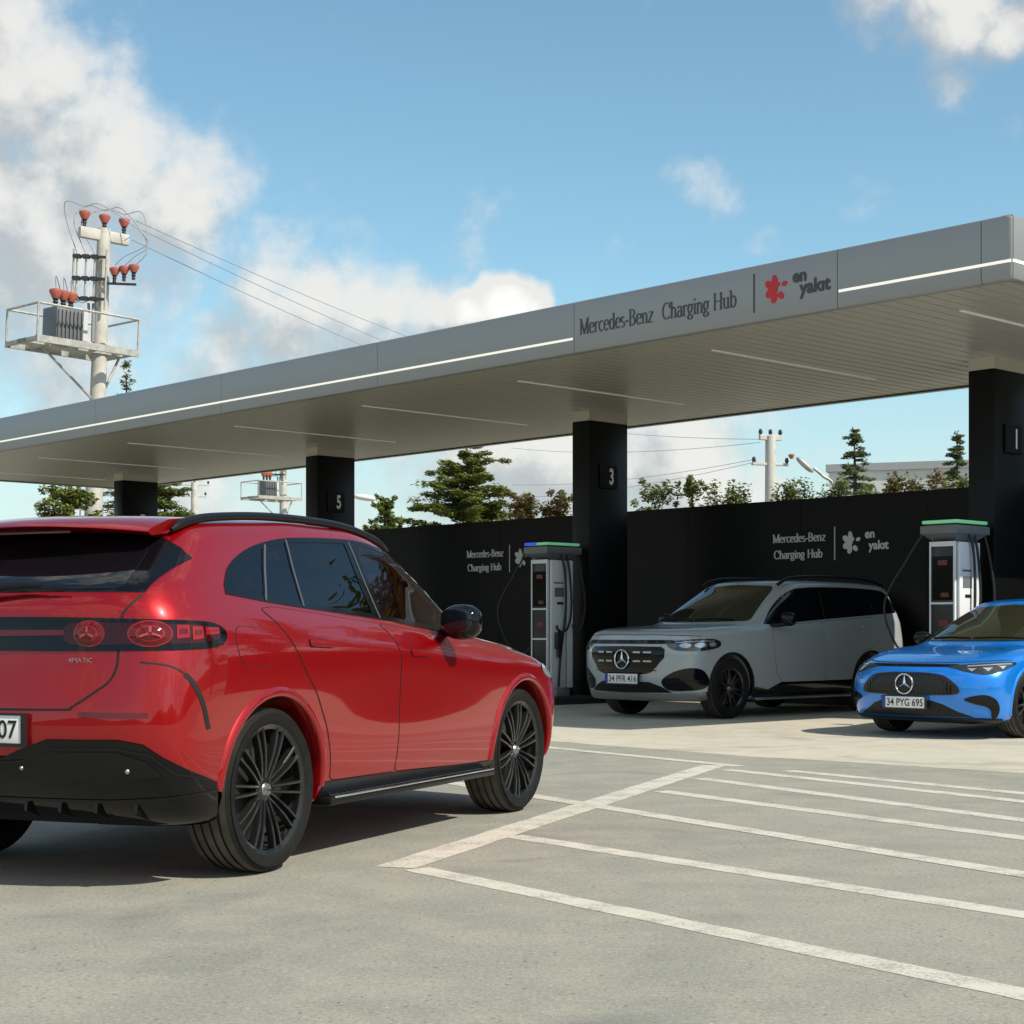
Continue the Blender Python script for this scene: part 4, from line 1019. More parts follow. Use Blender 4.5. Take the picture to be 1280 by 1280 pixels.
# ---- silver car under the canopy, nose towards the street
def parked(name, label, a, b, dev=0.):
    return thing(name, label, 'car', tuple(cw(a, b)), math.atan2(-BX.y, -BX.x) + dev)
sil = parked('parked_car', 'silver grey boxy SUV parked nose out under the canopy before the black wall', 3.36, .55)
SBELT = [(-1.4, 1.36), (-.9, 1.345), (.77, 1.245), (1.85, 1.175), (2.3, 1.165), (2.6, 1.16)]
SIL_ROWS = [
 dict(z=.23, xf=3.42, xr=-1.0, w=.80), dict(z=.232, xf=3.56, xr=-1.1, w=.88), dict(z=.28, xf=3.66, xr=-1.18, w=.93, bf=.22, br=.12),
 dict(z=.42, xf=3.72, xr=-1.27, w=.955, bf=.24, br=.13, cf=.34), dict(z=.60, xf=3.745, xr=-1.31, w=.965, bf=.25, br=.13, cf=.34), dict(z=.78, xf=3.755, xr=-1.31, w=.968, bf=.25, br=.13, cf=.34),
 dict(z=[(-1.3, .95), (3.7, .90)], xf=3.75, xr=-1.30, w=.968, bf=.25, br=.13, cf=.36),
 dict(z=[(-1.3, 1.08), (1.5, 1.02), (3.7, .99)], xf=3.72, xr=-1.28, w=[(-1.3, .95), (2.6, .962), (3.4, .95)], bf=.27, br=.13, cf=.38),
 dict(z=[(-1.3, 1.2), (1.5, 1.11), (2.6, 1.10), (3.7, 1.075)], xf=3.70, xr=-1.27, w=[(-1.3, .94), (2.6, .945), (3.4, .92)], bf=.29, br=.13, cf=.40),
 dict(z=[(-1.3, 1.28), (1.5, 1.155), (2.6, 1.145), (3.6, 1.115)], xf=3.64, xr=-1.26, w=[(-1.3, .925), (2.5, .915), (3.3, .87)], bf=.29, br=.13, cf=.42),
 dict(z=[(-1.3, 1.325), (.77, 1.215), (1.85, 1.165), (2.6, 1.185), (3.4, 1.150)], xf=3.48, xr=-1.25, w=[(-1.3, .905), (1.8, .90), (2.5, .84), (3.2, .76)], bf=.26, br=.13, cf=.45),
 dict(z=up(SBELT, .015), xf=2.60, xr=-1.25, w=[(-1.3, .885), (1.8, .882), (2.2, .85), (2.5, .78)], bf=.20, br=.12, cf=.45),
 dict(z=up(SBELT, .055), xf=2.46, xr=-1.21, w=[(-1.3, .865), (1.8, .862), (2.1, .84), (2.4, .78)], bf=.22, br=.12, cf=.42),
 dict(z=[(-1.2, 1.52), (2.2, 1.48)], xf=1.98, xr=-1.20, w=.805, bf=.22, br=.10, cf=.38),
 dict(z=[(-1.2, 1.70), (-.5, 1.735), (.5, 1.745), (1.2, 1.73), (1.5, 1.68), (1.7, 1.62)], xf=1.55, xr=-1.14, w=.735, bf=.22, br=.10, cf=.36),
 dict(z=[(-1.2, 1.755), (-.5, 1.785), (.5, 1.795), (1.2, 1.78), (1.5, 1.72)], xf=1.44, xr=-1.11, w=.66, bf=.18, br=.10, cf=.36),
 dict(z=[(-1.2, 1.77), (-.5, 1.805), (.5, 1.815), (1.2, 1.80), (1.5, 1.74)], xf=1.40, xr=-1.10, w=.40, bf=.14, br=.08),
 dict(z=[(-1.2, 1.775), (-.5, 1.81), (.5, 1.82), (1.2, 1.805), (1.5, 1.75)], xf=1.39, xr=-1.10, w=0., bf=.14, br=.08),
]
AX_S = [(-.28, .385), (2.75, .385)]
sc = Car(sil, SIL_ROWS, AX_S, .435, M_SILVER, M_TRIM, M_UNDER, .8)
sspec = make_wheel(.385, .25, .262, 6, 'cross', M_TYRE, M_RIM2, M_DARK, M_DISC, M_SATIN)
place_wheels(sil, sspec, AX_S, .828)
for (x, z) in AX_S:
    for sd in (-1, 1): sc.arch_lip(x, z, sd, .434, .462, M_TRIM, h=.012)
SDLO = catmull([(-1.0, 1.372), (-.1, 1.318), (.77, 1.266), (1.6, 1.212), (1.98, 1.196)], 4)[:-1] + catmull([(1.99, 1.205), (1.78, 1.40), (1.50, 1.57), (1.24, 1.665), (.95, 1.70), (.2, 1.715), (-.4, 1.705), (-.82, 1.675), (-.98, 1.56), (-1.05, 1.43)], 5)
SCUTS = [(None, ((-.50, 1), (-.44, 1.7))), (((-.45, 1), (-.39, 1.7)), ((.70, 1), (.66, 1.7))), (((.80, 1), (.76, 1.7)), None)]
SRD = [(.16, .455), (.77, .45), (.79, .8), (.80, 1.24), (-.36, 1.30), (-.46, 1.25), (-.44, 1.0), (-.28, .88), (-.08, .84), (.10, .68)]
SFD = [(.78, .45), (1.72, .45), (1.84, .58), (1.88, .80), (1.90, 1.10), (1.82, 1.172), (.81, 1.24), (.80, .8)]
for ax in ('L', 'R'):
    windows(sc, ax, SDLO, SCUTS, [M_GLASS, M_GLASS, M_GLASS])
    for poly, hx, hz in ((SRD, -.30, 1.175), (SFD, .86, 1.115)):
        poly = rounded(poly, .03, 4)
        sc.patch('door_seal', ax, offset_poly(poly, -.006), M_SEAL, off=.0008, res=.06)
        d = sc.patch('door', ax, poly, M_SILVER, off=.003, res=.045)
        sc.patch('door_handle', ax, rounded([(hx, hz - .014), (hx + .20, hz - .020), (hx + .20, hz + .012), (hx, hz + .018)], .012), M_SILVER, off=.012, res=.03, parent=d)
    sc.patch('rocker_trim', ax, [(.16, .25), (2.31, .25), (2.28, .40), (2.0, .36), (1.75, .445), (.18, .452)], M_GLOSS, off=.007, res=.06)
    sc.patch('wheel_cladding', ax, [(3.14, .25), (3.42, .25), (3.44, .33), (3.15, .36)], M_TRIM, off=.006, res=.06)
for sd in (-1, 1):
    b = MB(); b.box(.22, 2.30, min(sd * .86, sd * .985), max(sd * .86, sd * .985), .225, .262, bev=.012); b.build('side_step', M_SATIN, sil, smooth=40)
    pts = catmull([(-1.02, sd * .665, 1.705), (-.9, sd * .66, 1.775), (-.5, sd * .655, 1.835), (.1, sd * .65, 1.855), (.8, sd * .65, 1.850), (1.2, sd * .65, 1.815), (1.42, sd * .65, 1.735)], 6)
    b = MB(); b.tube(pts, .022, 10); b.build('roof_rail', M_TRIM, sil, smooth=50)
    b = MB(); ellipsoid(b, (1.72, sd * 1.055, 1.265), .085, .115, .092, 24, 2.6); mr = b.build('wing_mirror', M_GLOSS, sil, smooth=60)
    b = MB(); b.tube([(1.86, sd * .87, 1.19), (1.80, sd * .96, 1.19), (1.75, sd * 1.02, 1.21)], [.03, .028, .04], 10); b.build('mirror_arm', M_GLOSS, mr, smooth=60)
FS = ('rf', 2.4)
def sym(l): return l + [(-a, z) for a, z in l[::-1] if abs(a) > 1e-6]
def wscreen(car, x0, ptop, pbot, m):
    """windshield outline by height and half width, thrown on the body from the front"""
    return car.patch('windshield', 'F', rounded(sym(ptop + pbot), .06), m, off=.004, res=.05)
sw = sc.patch('windshield', 'F', rounded(sym([(0, 1.735), (.54, 1.712), (.60, 1.66), (.735, 1.34), (.77, 1.245), (.40, 1.232), (0, 1.23)]), .05), M_WSHIELD, off=.007, res=.05)
for (y0, y1) in ((.62, .05), (.02, -.55)):
    b = MB(); pp = []
    for i in range(9):
        h_, n_ = sc.hit('F', (y0 + (y1 - y0) * i / 8, 1.25 + .012 * math.sin(i / 8 * 3.1))); pp.append(h_ + n_ * .016)
    b.tube(pp, .009, 6); b.build('windshield_wiper', M_TRIM, sil, smooth=50)
gr = rounded(sym([(0, .925), (28, .918), (31.5, .895), (30.5, .77), (22, .585), (16, .565), (0, .56)]), .8)
gr = rounded(sym([(0, .922), (24.5, .915), (26.5, .885), (26.2, .78), (19.0, .60), (15.5, .575), (0, .57)]), .0)
grl = sc.patch('grille', FS, gr, M_GLOSS, off=.006, res=.04)
b = MB()
for z in (.845, .735):
    for (p0, p1) in ((7.6, 12.4), (14.2, 19.2)):
        for sd in (-1, 1):
            sc.patch('grille_bar', FS, [(sd * p0, z - .011), (sd * p1, z - .011), (sd * p1, z + .011), (sd * p0, z + .011)], M_SATIN, off=.014, res=.05, parent=grl)
for z in (.88, .81, .775, .70, .66, .62):
    sc.ribbon('grille_slat', FS, [(-22, z), (22, z)], .010, M_TRIM, off=.010, parent=grl)
h_, n_ = sc.hit('F', (0, .755)); b = MB(); star_emblem(b, frame_M((h_.x + .012, 0, .755), (0, 1, 0), (n_.z * -1 * 0, 0, 1)), .118); b.build('star_emblem', M_CHROME, grl, smooth=40)
sc.patch('light_band', FS, sym([(0, 1.000), (23, 1.000), (31, .995), (31, .955), (23, .950), (0, .950)]), M_LAMPBLK, off=.005, res=.04)
for sd in (-1, 1):
    hl = rounded([(27, .955), (30, .985), (44, 1.012), (55, 1.010), (59.5, .97), (59, .915), (50, .872), (40, .858), (31, .875)], 1.2, 4)
    hl = catmull([(27, .955), (30, .985), (44, 1.012), (54, 1.010), (59, .975), (58, .915), (50, .875), (40, .862), (31, .880)], 4, True)
    H_ = sc.patch('headlight', FS, [(sd * a, z) for a, z in hl], M_HEAD, off=.005, res=.03)
    for (a0, z0, ra, rz) in ((37, .930, 3.0, .030), (45, .935, 3.4, .032), (52.5, .945, 2.6, .028)):
        sc.patch('headlight_lens', FS, [(sd * (a0 + ra * math.cos(t)), z0 + rz * math.sin(t)) for t in (2 * math.pi * i / 18 for i in range(18))], M_HEADL, off=.007, res=.03, parent=H_)
    sc.patch('daytime_light', FS, [(sd * a, z) for a, z in [(32, .970), (44, .990), (54, .992), (54, .982), (44, .979), (32, .960)]], M_HEADL, off=.007, res=.03, parent=H_)
    vt = catmull([(24.5, .485), (29.5, .585), (36, .64), (42, .652), (47, .61), (50, .50), (47.5, .40), (38, .372), (28, .38)], 4, True)
    sc.patch('bumper_vent', FS, [(sd * a, z) for a, z in vt], M_GLOSS, off=.008, res=.025)
    sc.ribbon('vent_slat', FS, [(sd * 29, .49), (sd * 47, .50)], .012, M_TRIM, off=.014)
    sc.ribbon('hood_gap', FS, [(sd * a, z) for a, z in [(0, 1.065), (22, 1.065), (36, 1.055), (46, 1.048)]], .008, M_SEAL, off=.0015)
low = sc.patch('lower_intake', FS, sym([(0, .47), (17, .475), (24, .42), (30, .345), (0, .335)]), M_TRIM, off=.004, res=.04)
sc.patch('skid_plate', FS, sym([(0, .325), (30, .33), (48, .345), (50, .265), (40, .245), (0, .24)]), M_SATIN, off=.010, res=.05)
plate(sc, 'licence_plate', 'F', 0, .512, .55, .125, '34 PFR 416', M_PLATE, M_INK, M_EUBLUE, off=.045, facing=1)
# ---- blue car at the right edge
blu = parked('parked_car', 'vivid blue car parked nose out in the sun, cut off by the right edge', -1.27, -.33)
BBELT = [(-1.2, 1.02), (0, 1.00), (1.0, .965), (1.8, .93), (2.4, .915), (2.7, .90)]
BLU_ROWS = [
 dict(z=.175, xf=3.25, xr=-.72, w=.74), dict(z=.177, xf=3.40, xr=-.80, w=.83, bf=.18), dict(z=.215, xf=3.49, xr=-.88, w=.875, bf=.24),
 dict(z=.31, xf=3.535, xr=-.95, w=.895, bf=.27, cf=.36), dict(z=.43, xf=3.56, xr=-.98, w=.905, bf=.28, cf=.36), dict(z=.55, xf=3.565, xr=-.98, w=.908, bf=.28, cf=.38),
 dict(z=[(-1, .68), (3.5, .655)], xf=3.55, xr=-.96, w=.908, bf=.30, cf=.40), dict(z=[(-1, .78), (2.7, .76), (3.5, .735)], xf=3.50, xr=-.94, w=[(-1, .885), (2.7, .905), (3.2, .885)], bf=.33, cf=.42),
 dict(z=[(-1, .88), (1, .85), (2.7, .84), (3.5, .775)], xf=3.42, xr=-.92, w=[(-1, .86), (1, .885), (2.7, .895), (3.2, .85)], bf=.35, cf=.44),
 dict(z=[(-1, .96), (1, .915), (2.7, .90), (3.4, .80)], xf=3.30, xr=-.90, w=[(-1, .84), (1, .87), (2.6, .85), (3.1, .78)], bf=.33, cf=.46),
 dict(z=[(-1, .995), (1, .945), (1.8, .93), (2.5, .95), (3.1, .875)], xf=3.08, xr=-.88, w=[(-1, .82), (1.6, .85), (2.4, .78), (2.9, .68)], bf=.28, cf=.48),
 dict(z=up(BBELT, .03), xf=2.52, xr=-.84, w=[(-1, .79), (1.5, .825), (2.1, .775), (2.4, .70)], bf=.22, cf=.50),
 dict(z=up(BBELT, .075), xf=2.40, xr=-.78, w=[(-1, .77), (1.5, .805), (2.0, .765), (2.3, .70)], bf=.24, cf=.48),
 dict(z=[(-1, 1.21), (2, 1.18)], xf=1.94, xr=-.50, w=.715, bf=.24, cf=.42), dict(z=[(-.6, 1.32), (.5, 1.415), (1.2, 1.40), (1.6, 1.33)], xf=1.50, xr=-.15, w=.635, bf=.22, cf=.40),
 dict(z=[(-.6, 1.36), (.5, 1.465), (1.0, 1.465), (1.5, 1.385)], xf=1.36, xr=-.05, w=.555, bf=.18, cf=.36), dict(z=[(-.6, 1.38), (.5, 1.485), (1.0, 1.485), (1.5, 1.41)], xf=1.31, xr=-.05, w=.34, bf=.14),
 dict(z=[(-.6, 1.39), (.5, 1.492), (1.0, 1.492), (1.5, 1.42)], xf=1.30, xr=-.05, w=0., bf=.14)]
AX_B = [(0, .345), (2.60, .345)]
bc = Car(blu, BLU_ROWS, AX_B, .385, M_BLUE, M_TRIM, M_UNDER, .75)
bspec = make_wheel(.345, .235, .240, 5, 'split', M_TYRE, M_RIM2, M_DARK, M_DISC, M_SATIN)
place_wheels(blu, bspec, AX_B, .772)
for (x, z) in AX_B:
    for sd in (-1, 1): bc.arch_lip(x, z, sd, .384, .42, M_BLUE, h=.010)
BDLO = catmull([(-.25, 1.055), (.4, 1.025), (1.2, .985), (1.75, .955), (2.0, .945)], 4)[:-1] + catmull([(2.0, .955), (1.80, 1.11), (1.55, 1.24), (1.25, 1.34), (.9, 1.378), (.4, 1.372), (.05, 1.31), (-.18, 1.17)], 5)
for ax in ('L', 'R'):
    windows(bc, ax, BDLO, [(None, ((.60, .9), (.50, 1.4))), (((.69, .9), (.59, 1.4)), None)], [M_GLASS, M_GLASS])
    FD = rounded([(.74, .28), (1.90, .28), (2.06, .50), (2.08, .80), (1.98, .925), (.78, .99), (.72, .7)], .04)
    bc.patch('door_seal', ax, offset_poly(FD, -.006), M_SEAL, off=.0008, res=.07); bc.patch('door', ax, FD, M_BLUE, off=.003, res=.05)
    RD = rounded([(.40, .28), (.73, .28), (.71, .7), (.77, .99), (-.08, 1.03), (.0, .85), (.25, .70)], .04)
    bc.patch('door_seal', ax, offset_poly(RD, -.006), M_SEAL, off=.0008, res=.07); bc.patch('door', ax, RD, M_BLUE, off=.003, res=.05)
for sd in (-1, 1):
    b = MB(); ellipsoid(b, (1.70, sd * .99, 1.035), .08, .105, .070, 20, 2.6); mr = b.build('wing_mirror', M_GLOSS, blu, smooth=60)
    b = MB(); b.tube([(1.80, sd * .81, .96), (1.76, sd * .90, .97), (1.72, sd * .95, .99)], [.026, .024, .034], 8); b.build('mirror_arm', M_GLOSS, mr, smooth=60)
bc.patch('windshield', 'F', rounded(sym([(0, 1.405), (.47, 1.375), (.565, 1.30), (.715, 1.07), (.765, 1.005), (.40, 1.0), (0, 1.0)]), .05), M_WSHIELD, off=.007, res=.05)
for (y0, y1) in ((.58, .05), (.02, -.50)):
    b = MB(); pp = []
    for i in range(9):
        h_, n_ = bc.hit('F', (y0 + (y1 - y0) * i / 8, 1.022 + .010 * math.sin(i / 8 * 3.1))); pp.append(h_ + n_ * .014)
    b.tube(pp, .008, 6); b.build('windshield_wiper', M_TRIM, blu, smooth=50)
FB = ('rf', 2.3)
gb = catmull([(0, .682), (10, .680), (19, .655), (24.5, .575), (26.5, .505), (25, .468), (17, .455), (0, .450)], 4)
gB = bc.patch('grille', FB, sym(gb), M_GRILLE, off=.008, res=.035)
for k in range(-13, 14):
    p = k * 1.75
    if abs(p) > 24: continue
    zt = .668 - max(0, abs(p) - 12) ** 1.5 * .0030
    bc.ribbon('grille_slat', FB, [(p, .468), (p, zt)], .010, M_GLOSS, off=.0125, parent=gB, res=.04)
h_, n_ = bc.hit('F', (0, .565)); b = MB(); star_emblem(b, frame_M((h_.x + .010, 0, .565), (0, 1, 0), (0, 0, 1)), .102); b.build('star_emblem', M_CHROME, gB, smooth=40)
bc.ribbon('light_band', FB, [(-26, .755), (26, .755)], .026, M_LAMPBLK, off=.004)
for sd in (-1, 1):
    hl = catmull([(21, .745), (30, .768), (44, .785), (54, .792), (56.5, .775), (53, .742), (45, .692), (38, .668), (31, .688), (25, .722)], 4, True)
    H_ = bc.patch('headlight', FB, [(sd * a, z) for a, z in hl], M_HEAD, off=.005, res=.03)
    for (a0, z0, ra, rz) in ((32, .716, 2.6, .020), (39.5, .722, 3.0, .025), (47, .742, 2.8, .022)):
        star_pts = [(sd * (a0 + ra * (1 if i % 2 == 0 else .45) * math.cos(2 * math.pi * i / 6 + .5)), z0 + rz * (1 if i % 2 == 0 else .45) * math.sin(2 * math.pi * i / 6 + .5)) for i in range(6)]
        bc.patch('headlight_lens', FB, star_pts, M_HEADL, off=.008, res=.03, parent=H_)
    bc.patch('daytime_light', FB, [(sd * a, z) for a, z in [(30, .752), (44, .771), (53, .778), (53, .768), (44, .760), (30, .742)]], M_HEADL, off=.008, res=.03, parent=H_)
    vt = catmull([(28.5, .415), (33, .452), (38.5, .460), (43, .41), (44.6, .32), (43.4, .235), (41.2, .225), (40.6, .30), (38, .345), (33, .372)], 4, True)
    bc.patch('bumper_vent', FB, [(sd * a, z) for a, z in vt], M_GLOSS, off=.010, res=.02)
    bc.ribbon('vent_blade', FB, [(sd * 31, .40), (sd * 42.5, .375)], .014, M_TRIM, off=.016)
    bc.ribbon('hood_gap', FB, [(sd * a, z) for a, z in [(0, .778), (24, .786), (42, .805), (55, .812)]], .007, M_SEAL, off=.0015)
bc.patch('lower_intake', FB, sym([(0, .400), (13, .40), (19, .36), (26, .285), (33, .235), (0, .232)]), M_TRIM, off=.004, res=.035)
bc.patch('front_splitter', FB, sym([(0, .222), (34, .225), (47, .215), (47, .190), (0, .188)]), M_TRIM, off=.012, res=.04)
plate(bc, 'licence_plate', 'F', 0, .375, .51, .118, '34 PYG 695', M_PLATE, M_INK, M_EUBLUE, off=.05, facing=1)
# ---------------------------------------------------------------- chargers on their island
M_ISLE = mat('island_black', (.020, .020, .021), .6, var=.2)
M_CHW = mat('charger_white', (.74, .75, .765), .35, coat=.3)
M_CHG = mat('charger_grey', (.16, .165, .17), .4)
M_CHD = mat('charger_dark', (.015, .015, .017), .25)
M_GREEN = mat('green_light', (.20, .55, .30), .3, emit=(.30, .95, .45), es=.2)
M_BLUEL = mat('blue_light', (.03, .08, .6), .3, emit=(.05, .12, 1.), es=.35)
M_CABLE = mat('cable_rubber', (.015, .015, .016), .5)
M_SIGNRED = mat('sign_red', (.16, .015, .02), .4)
def island(a, b0, b1, label):
    t = thing('kerb_island', label, 'kerb', tuple(cw(a, (b0 + b1) / 2)))
    W = Matrix.Translation(-cw(a, (b0 + b1) / 2)) @ CA
    m = MB(); m.box(a - .30, a + .95, b0, b1, -.02, .12, W, .02); k = m.build('kerb_stone', M_ISLE, t, smooth=40)
    m = MB(); m.box(a - .22, a + .02, b0 + .12, b0 + .40, .122, .24, W, .01); m.build('cable_box', M_CHG, k, smooth=40)
island(0, -1.05, 1.75, 'black kerb island under the charging post behind the blue car')
island(7.05, -1.05, 1.75, 'black kerb island left of the silver car, under the post with the blue light end')
def charger(a, b, label, z=.12, blue=False):
    t = thing('ev_charger', label, 'charger', tuple(cw(a, b, z)), math.atan2(BX.y, BX.x))
    # local x = b (across), y = a (along); the face towards the camera's right is y = -.2
    m = MB(); m.box(-.30, .30, -.19, .19, 0, .10, None, .01); m.build('base', M_CHD, t, smooth=40)
    m = MB(); m.box(-.26, .26, -.165, .165, .101, 2.08, None, .015); body = m.build('cabinet', M_CHD, t, smooth=40)
    m = MB()
    for y in (-.178, .178): m.box(-.275, -.235, min(y, y - .02 * (1 if y > 0 else -1)), max(y, y - .02 * (1 if y > 0 else -1)), .11, 2.09)
    m.box(-.276, -.262, -.158, .158, 2.03, 2.09); m.box(-.272, -.262, -.158, .158, 1.32, 1.345); m.box(-.272, -.262, -.158, .158, .86, .885); m.build('front_frame', M_CHW, body)
    m = MB(); m.box(-.268, -.2605, -.14, .14, 1.37, 1.91, None); m.build('screen', M_GLOSS, body)
    m = MB(); m.box(-.2705, -.2682, -.07, .06, 1.80, 1.86); m.build('screen_notice', M_SIGNRED, body)
    m = MB(); m.box(-.2705, -.2682, -.09, .02, 1.41, 1.46); m.build('screen_notice', M_SIGNRED, body)
    m = MB(); m.box(-.2705, -.2605, -.09, .05, 1.05, 1.13); m.build('screen_notice', M_SIGNRED, body)
    m = MB(); m.box(-.22, .10, -.215, -.166, .12, 2.085, None, .012); m.build('side_panel', M_CHW, body, smooth=40)
    m = MB(); m.box(.135, .262, -.205, -.166, .12, 2.085, None, .012); m.build('side_panel', M_CHW, body, smooth=40)
    m = MB(); m.box(-.15, .05, -.2185, -.2152, 1.52, 1.66); m.box(-.16, .04, -.2185, -.2152, 1.72, 1.745); m.build('side_notice', M_CHG, body)
    m = MB(); m.box(-.10, .04, -.2183, -.2152, 1.40, 1.44); m.build('side_notice', M_INK, body)
    m = MB(); m.box(-.22, .22, -.13, .13, 2.081, 2.13, None, .02); m.build('neck', M_CHD, t, smooth=40)
    m = MB()
    m.add([(-.34, -.24, 2.18), (.36, -.24, 2.18), (.36, .24, 2.18), (-.34, .24, 2.18), (-.20, -.15, 2.09), (.20, -.15, 2.09), (.20, .15, 2.09), (-.20, .15, 2.09)], [(0, 1, 5, 4), (1, 2, 6, 5), (2, 3, 7, 6), (3, 0, 4, 7), (4, 5, 6, 7), (0, 3, 2, 1)])
    m.box(-.36, .40, -.26, .26, 2.181, 2.285, None, .012); hd = m.build('cable_arm_head', M_CHG, t, smooth=40)
    m = MB(); m.box(-.30, .34, -.21, .21, 2.286, 2.309, None); m.build('head_plate', M_CHD, hd)
    m = MB(); m.box(-.34, .37, -.245, .245, 2.310, 2.350, None, .010); m.build('light_bar', M_GREEN, hd, smooth=40)
    if blue: m = MB(); m.box(-.352, -.3405, -.01, .245, 2.309, 2.352); m.build('light_end', M_BLUEL, hd)
    def cab(nm, pts, r=.017):
        m = MB(); m.tube(catmull(pts, 8), r, 8); return m.build(nm, M_CABLE, t, smooth=60)
    c = cab('charging_cable', [(.10, -.22, 2.19), (.13, -.25, 1.95), (.16, -.27, 1.45), (.12, -.26, 1.10), (.0, -.25, .98), (-.11, -.25, 1.02), (-.14, -.25, 1.08)])
    m = MB(); m.box(-.17, -.05, -.30, -.218, .72, .98, None, .025); m.tube([(-.11, -.26, .72), (-.11, -.26, .60)], .03, 8); m.build('charging_plug', M_CABLE, c, smooth=40)
    cab('charging_cable', [(-.04, -.23, 2.19), (.02, -.26, 1.95), (.04, -.27, 1.4), (.0, -.25, .95), (-.06, -.245, .55), (-.09, -.24, .14)])
    cab('charging_cable', [(.33, -.22, 2.19), (.37, -.27, 1.9), (.43, -.30, 1.45), (.40, -.27, 1.1), (.30, -.24, .95), (.24, -.215, 1.1)])
    cab('charging_cable', [(-.32, .24, 2.19), (-.42, .42, 1.85), (-.52, .66, 1.35), (-.44, .60, .9), (-.30, .40, .62), (-.24, .2, .75)], .014)
    m = MB(); m.box(.262, .285, -.10, .10, .95, 1.45, None, .008); m.build('cable_holder', M_CHD, body)
    return t
charger(.23, -.55, 'white and black charging post under a plain green light bar, behind the blue car')
charger(7.32, -.55, 'white and black charging post with blue end on its green light, behind the red car', blue=True)
# ---------------------------------------------------------------- beyond the wall: poles, wires, lamps, building, trees
M_CONCP = mat('pole_concrete', (.52, .50, .45), .8, var=.12, vscale=3)
M_STEEL = mat('galvanised_steel', (.42, .41, .37), .5, .3, var=.2, vscale=6)
M_TRANS = mat('transformer_grey', (.13, .14, .15), .5)
M_TRANSL = mat('transformer_pale', (.55, .55, .53), .5)
M_INSUL = mat('insulator_red', (.42, .11, .075), .4)
M_INSULD = mat('insulator_dark', (.030, .030, .032), .4)
M_WIRE = mat('wire_grey', (.30, .30, .32), .6)
M_LAMPW = mat('lamp_head_white', (.75, .75, .72), .4)
def cup(mb, mb2, x, y, z, s=1.):
    mb2.lathe([(.0, 0), (.07 * s, 0), (.06 * s, .12 * s), (.09 * s, .15 * s), (.06 * s, .2 * s), (.09 * s, .24 * s), (.05 * s, .28 * s), (0, .28 * s)], 10, Matrix.Translation((x, y, z)))
    mb.lathe([(0, .26 * s), (.10 * s, .26 * s), (.20 * s, .45 * s), (.19 * s, .52 * s), (.10 * s, .56 * s), (0, .56 * s)], 14, Matrix.Translation((x, y, z)))
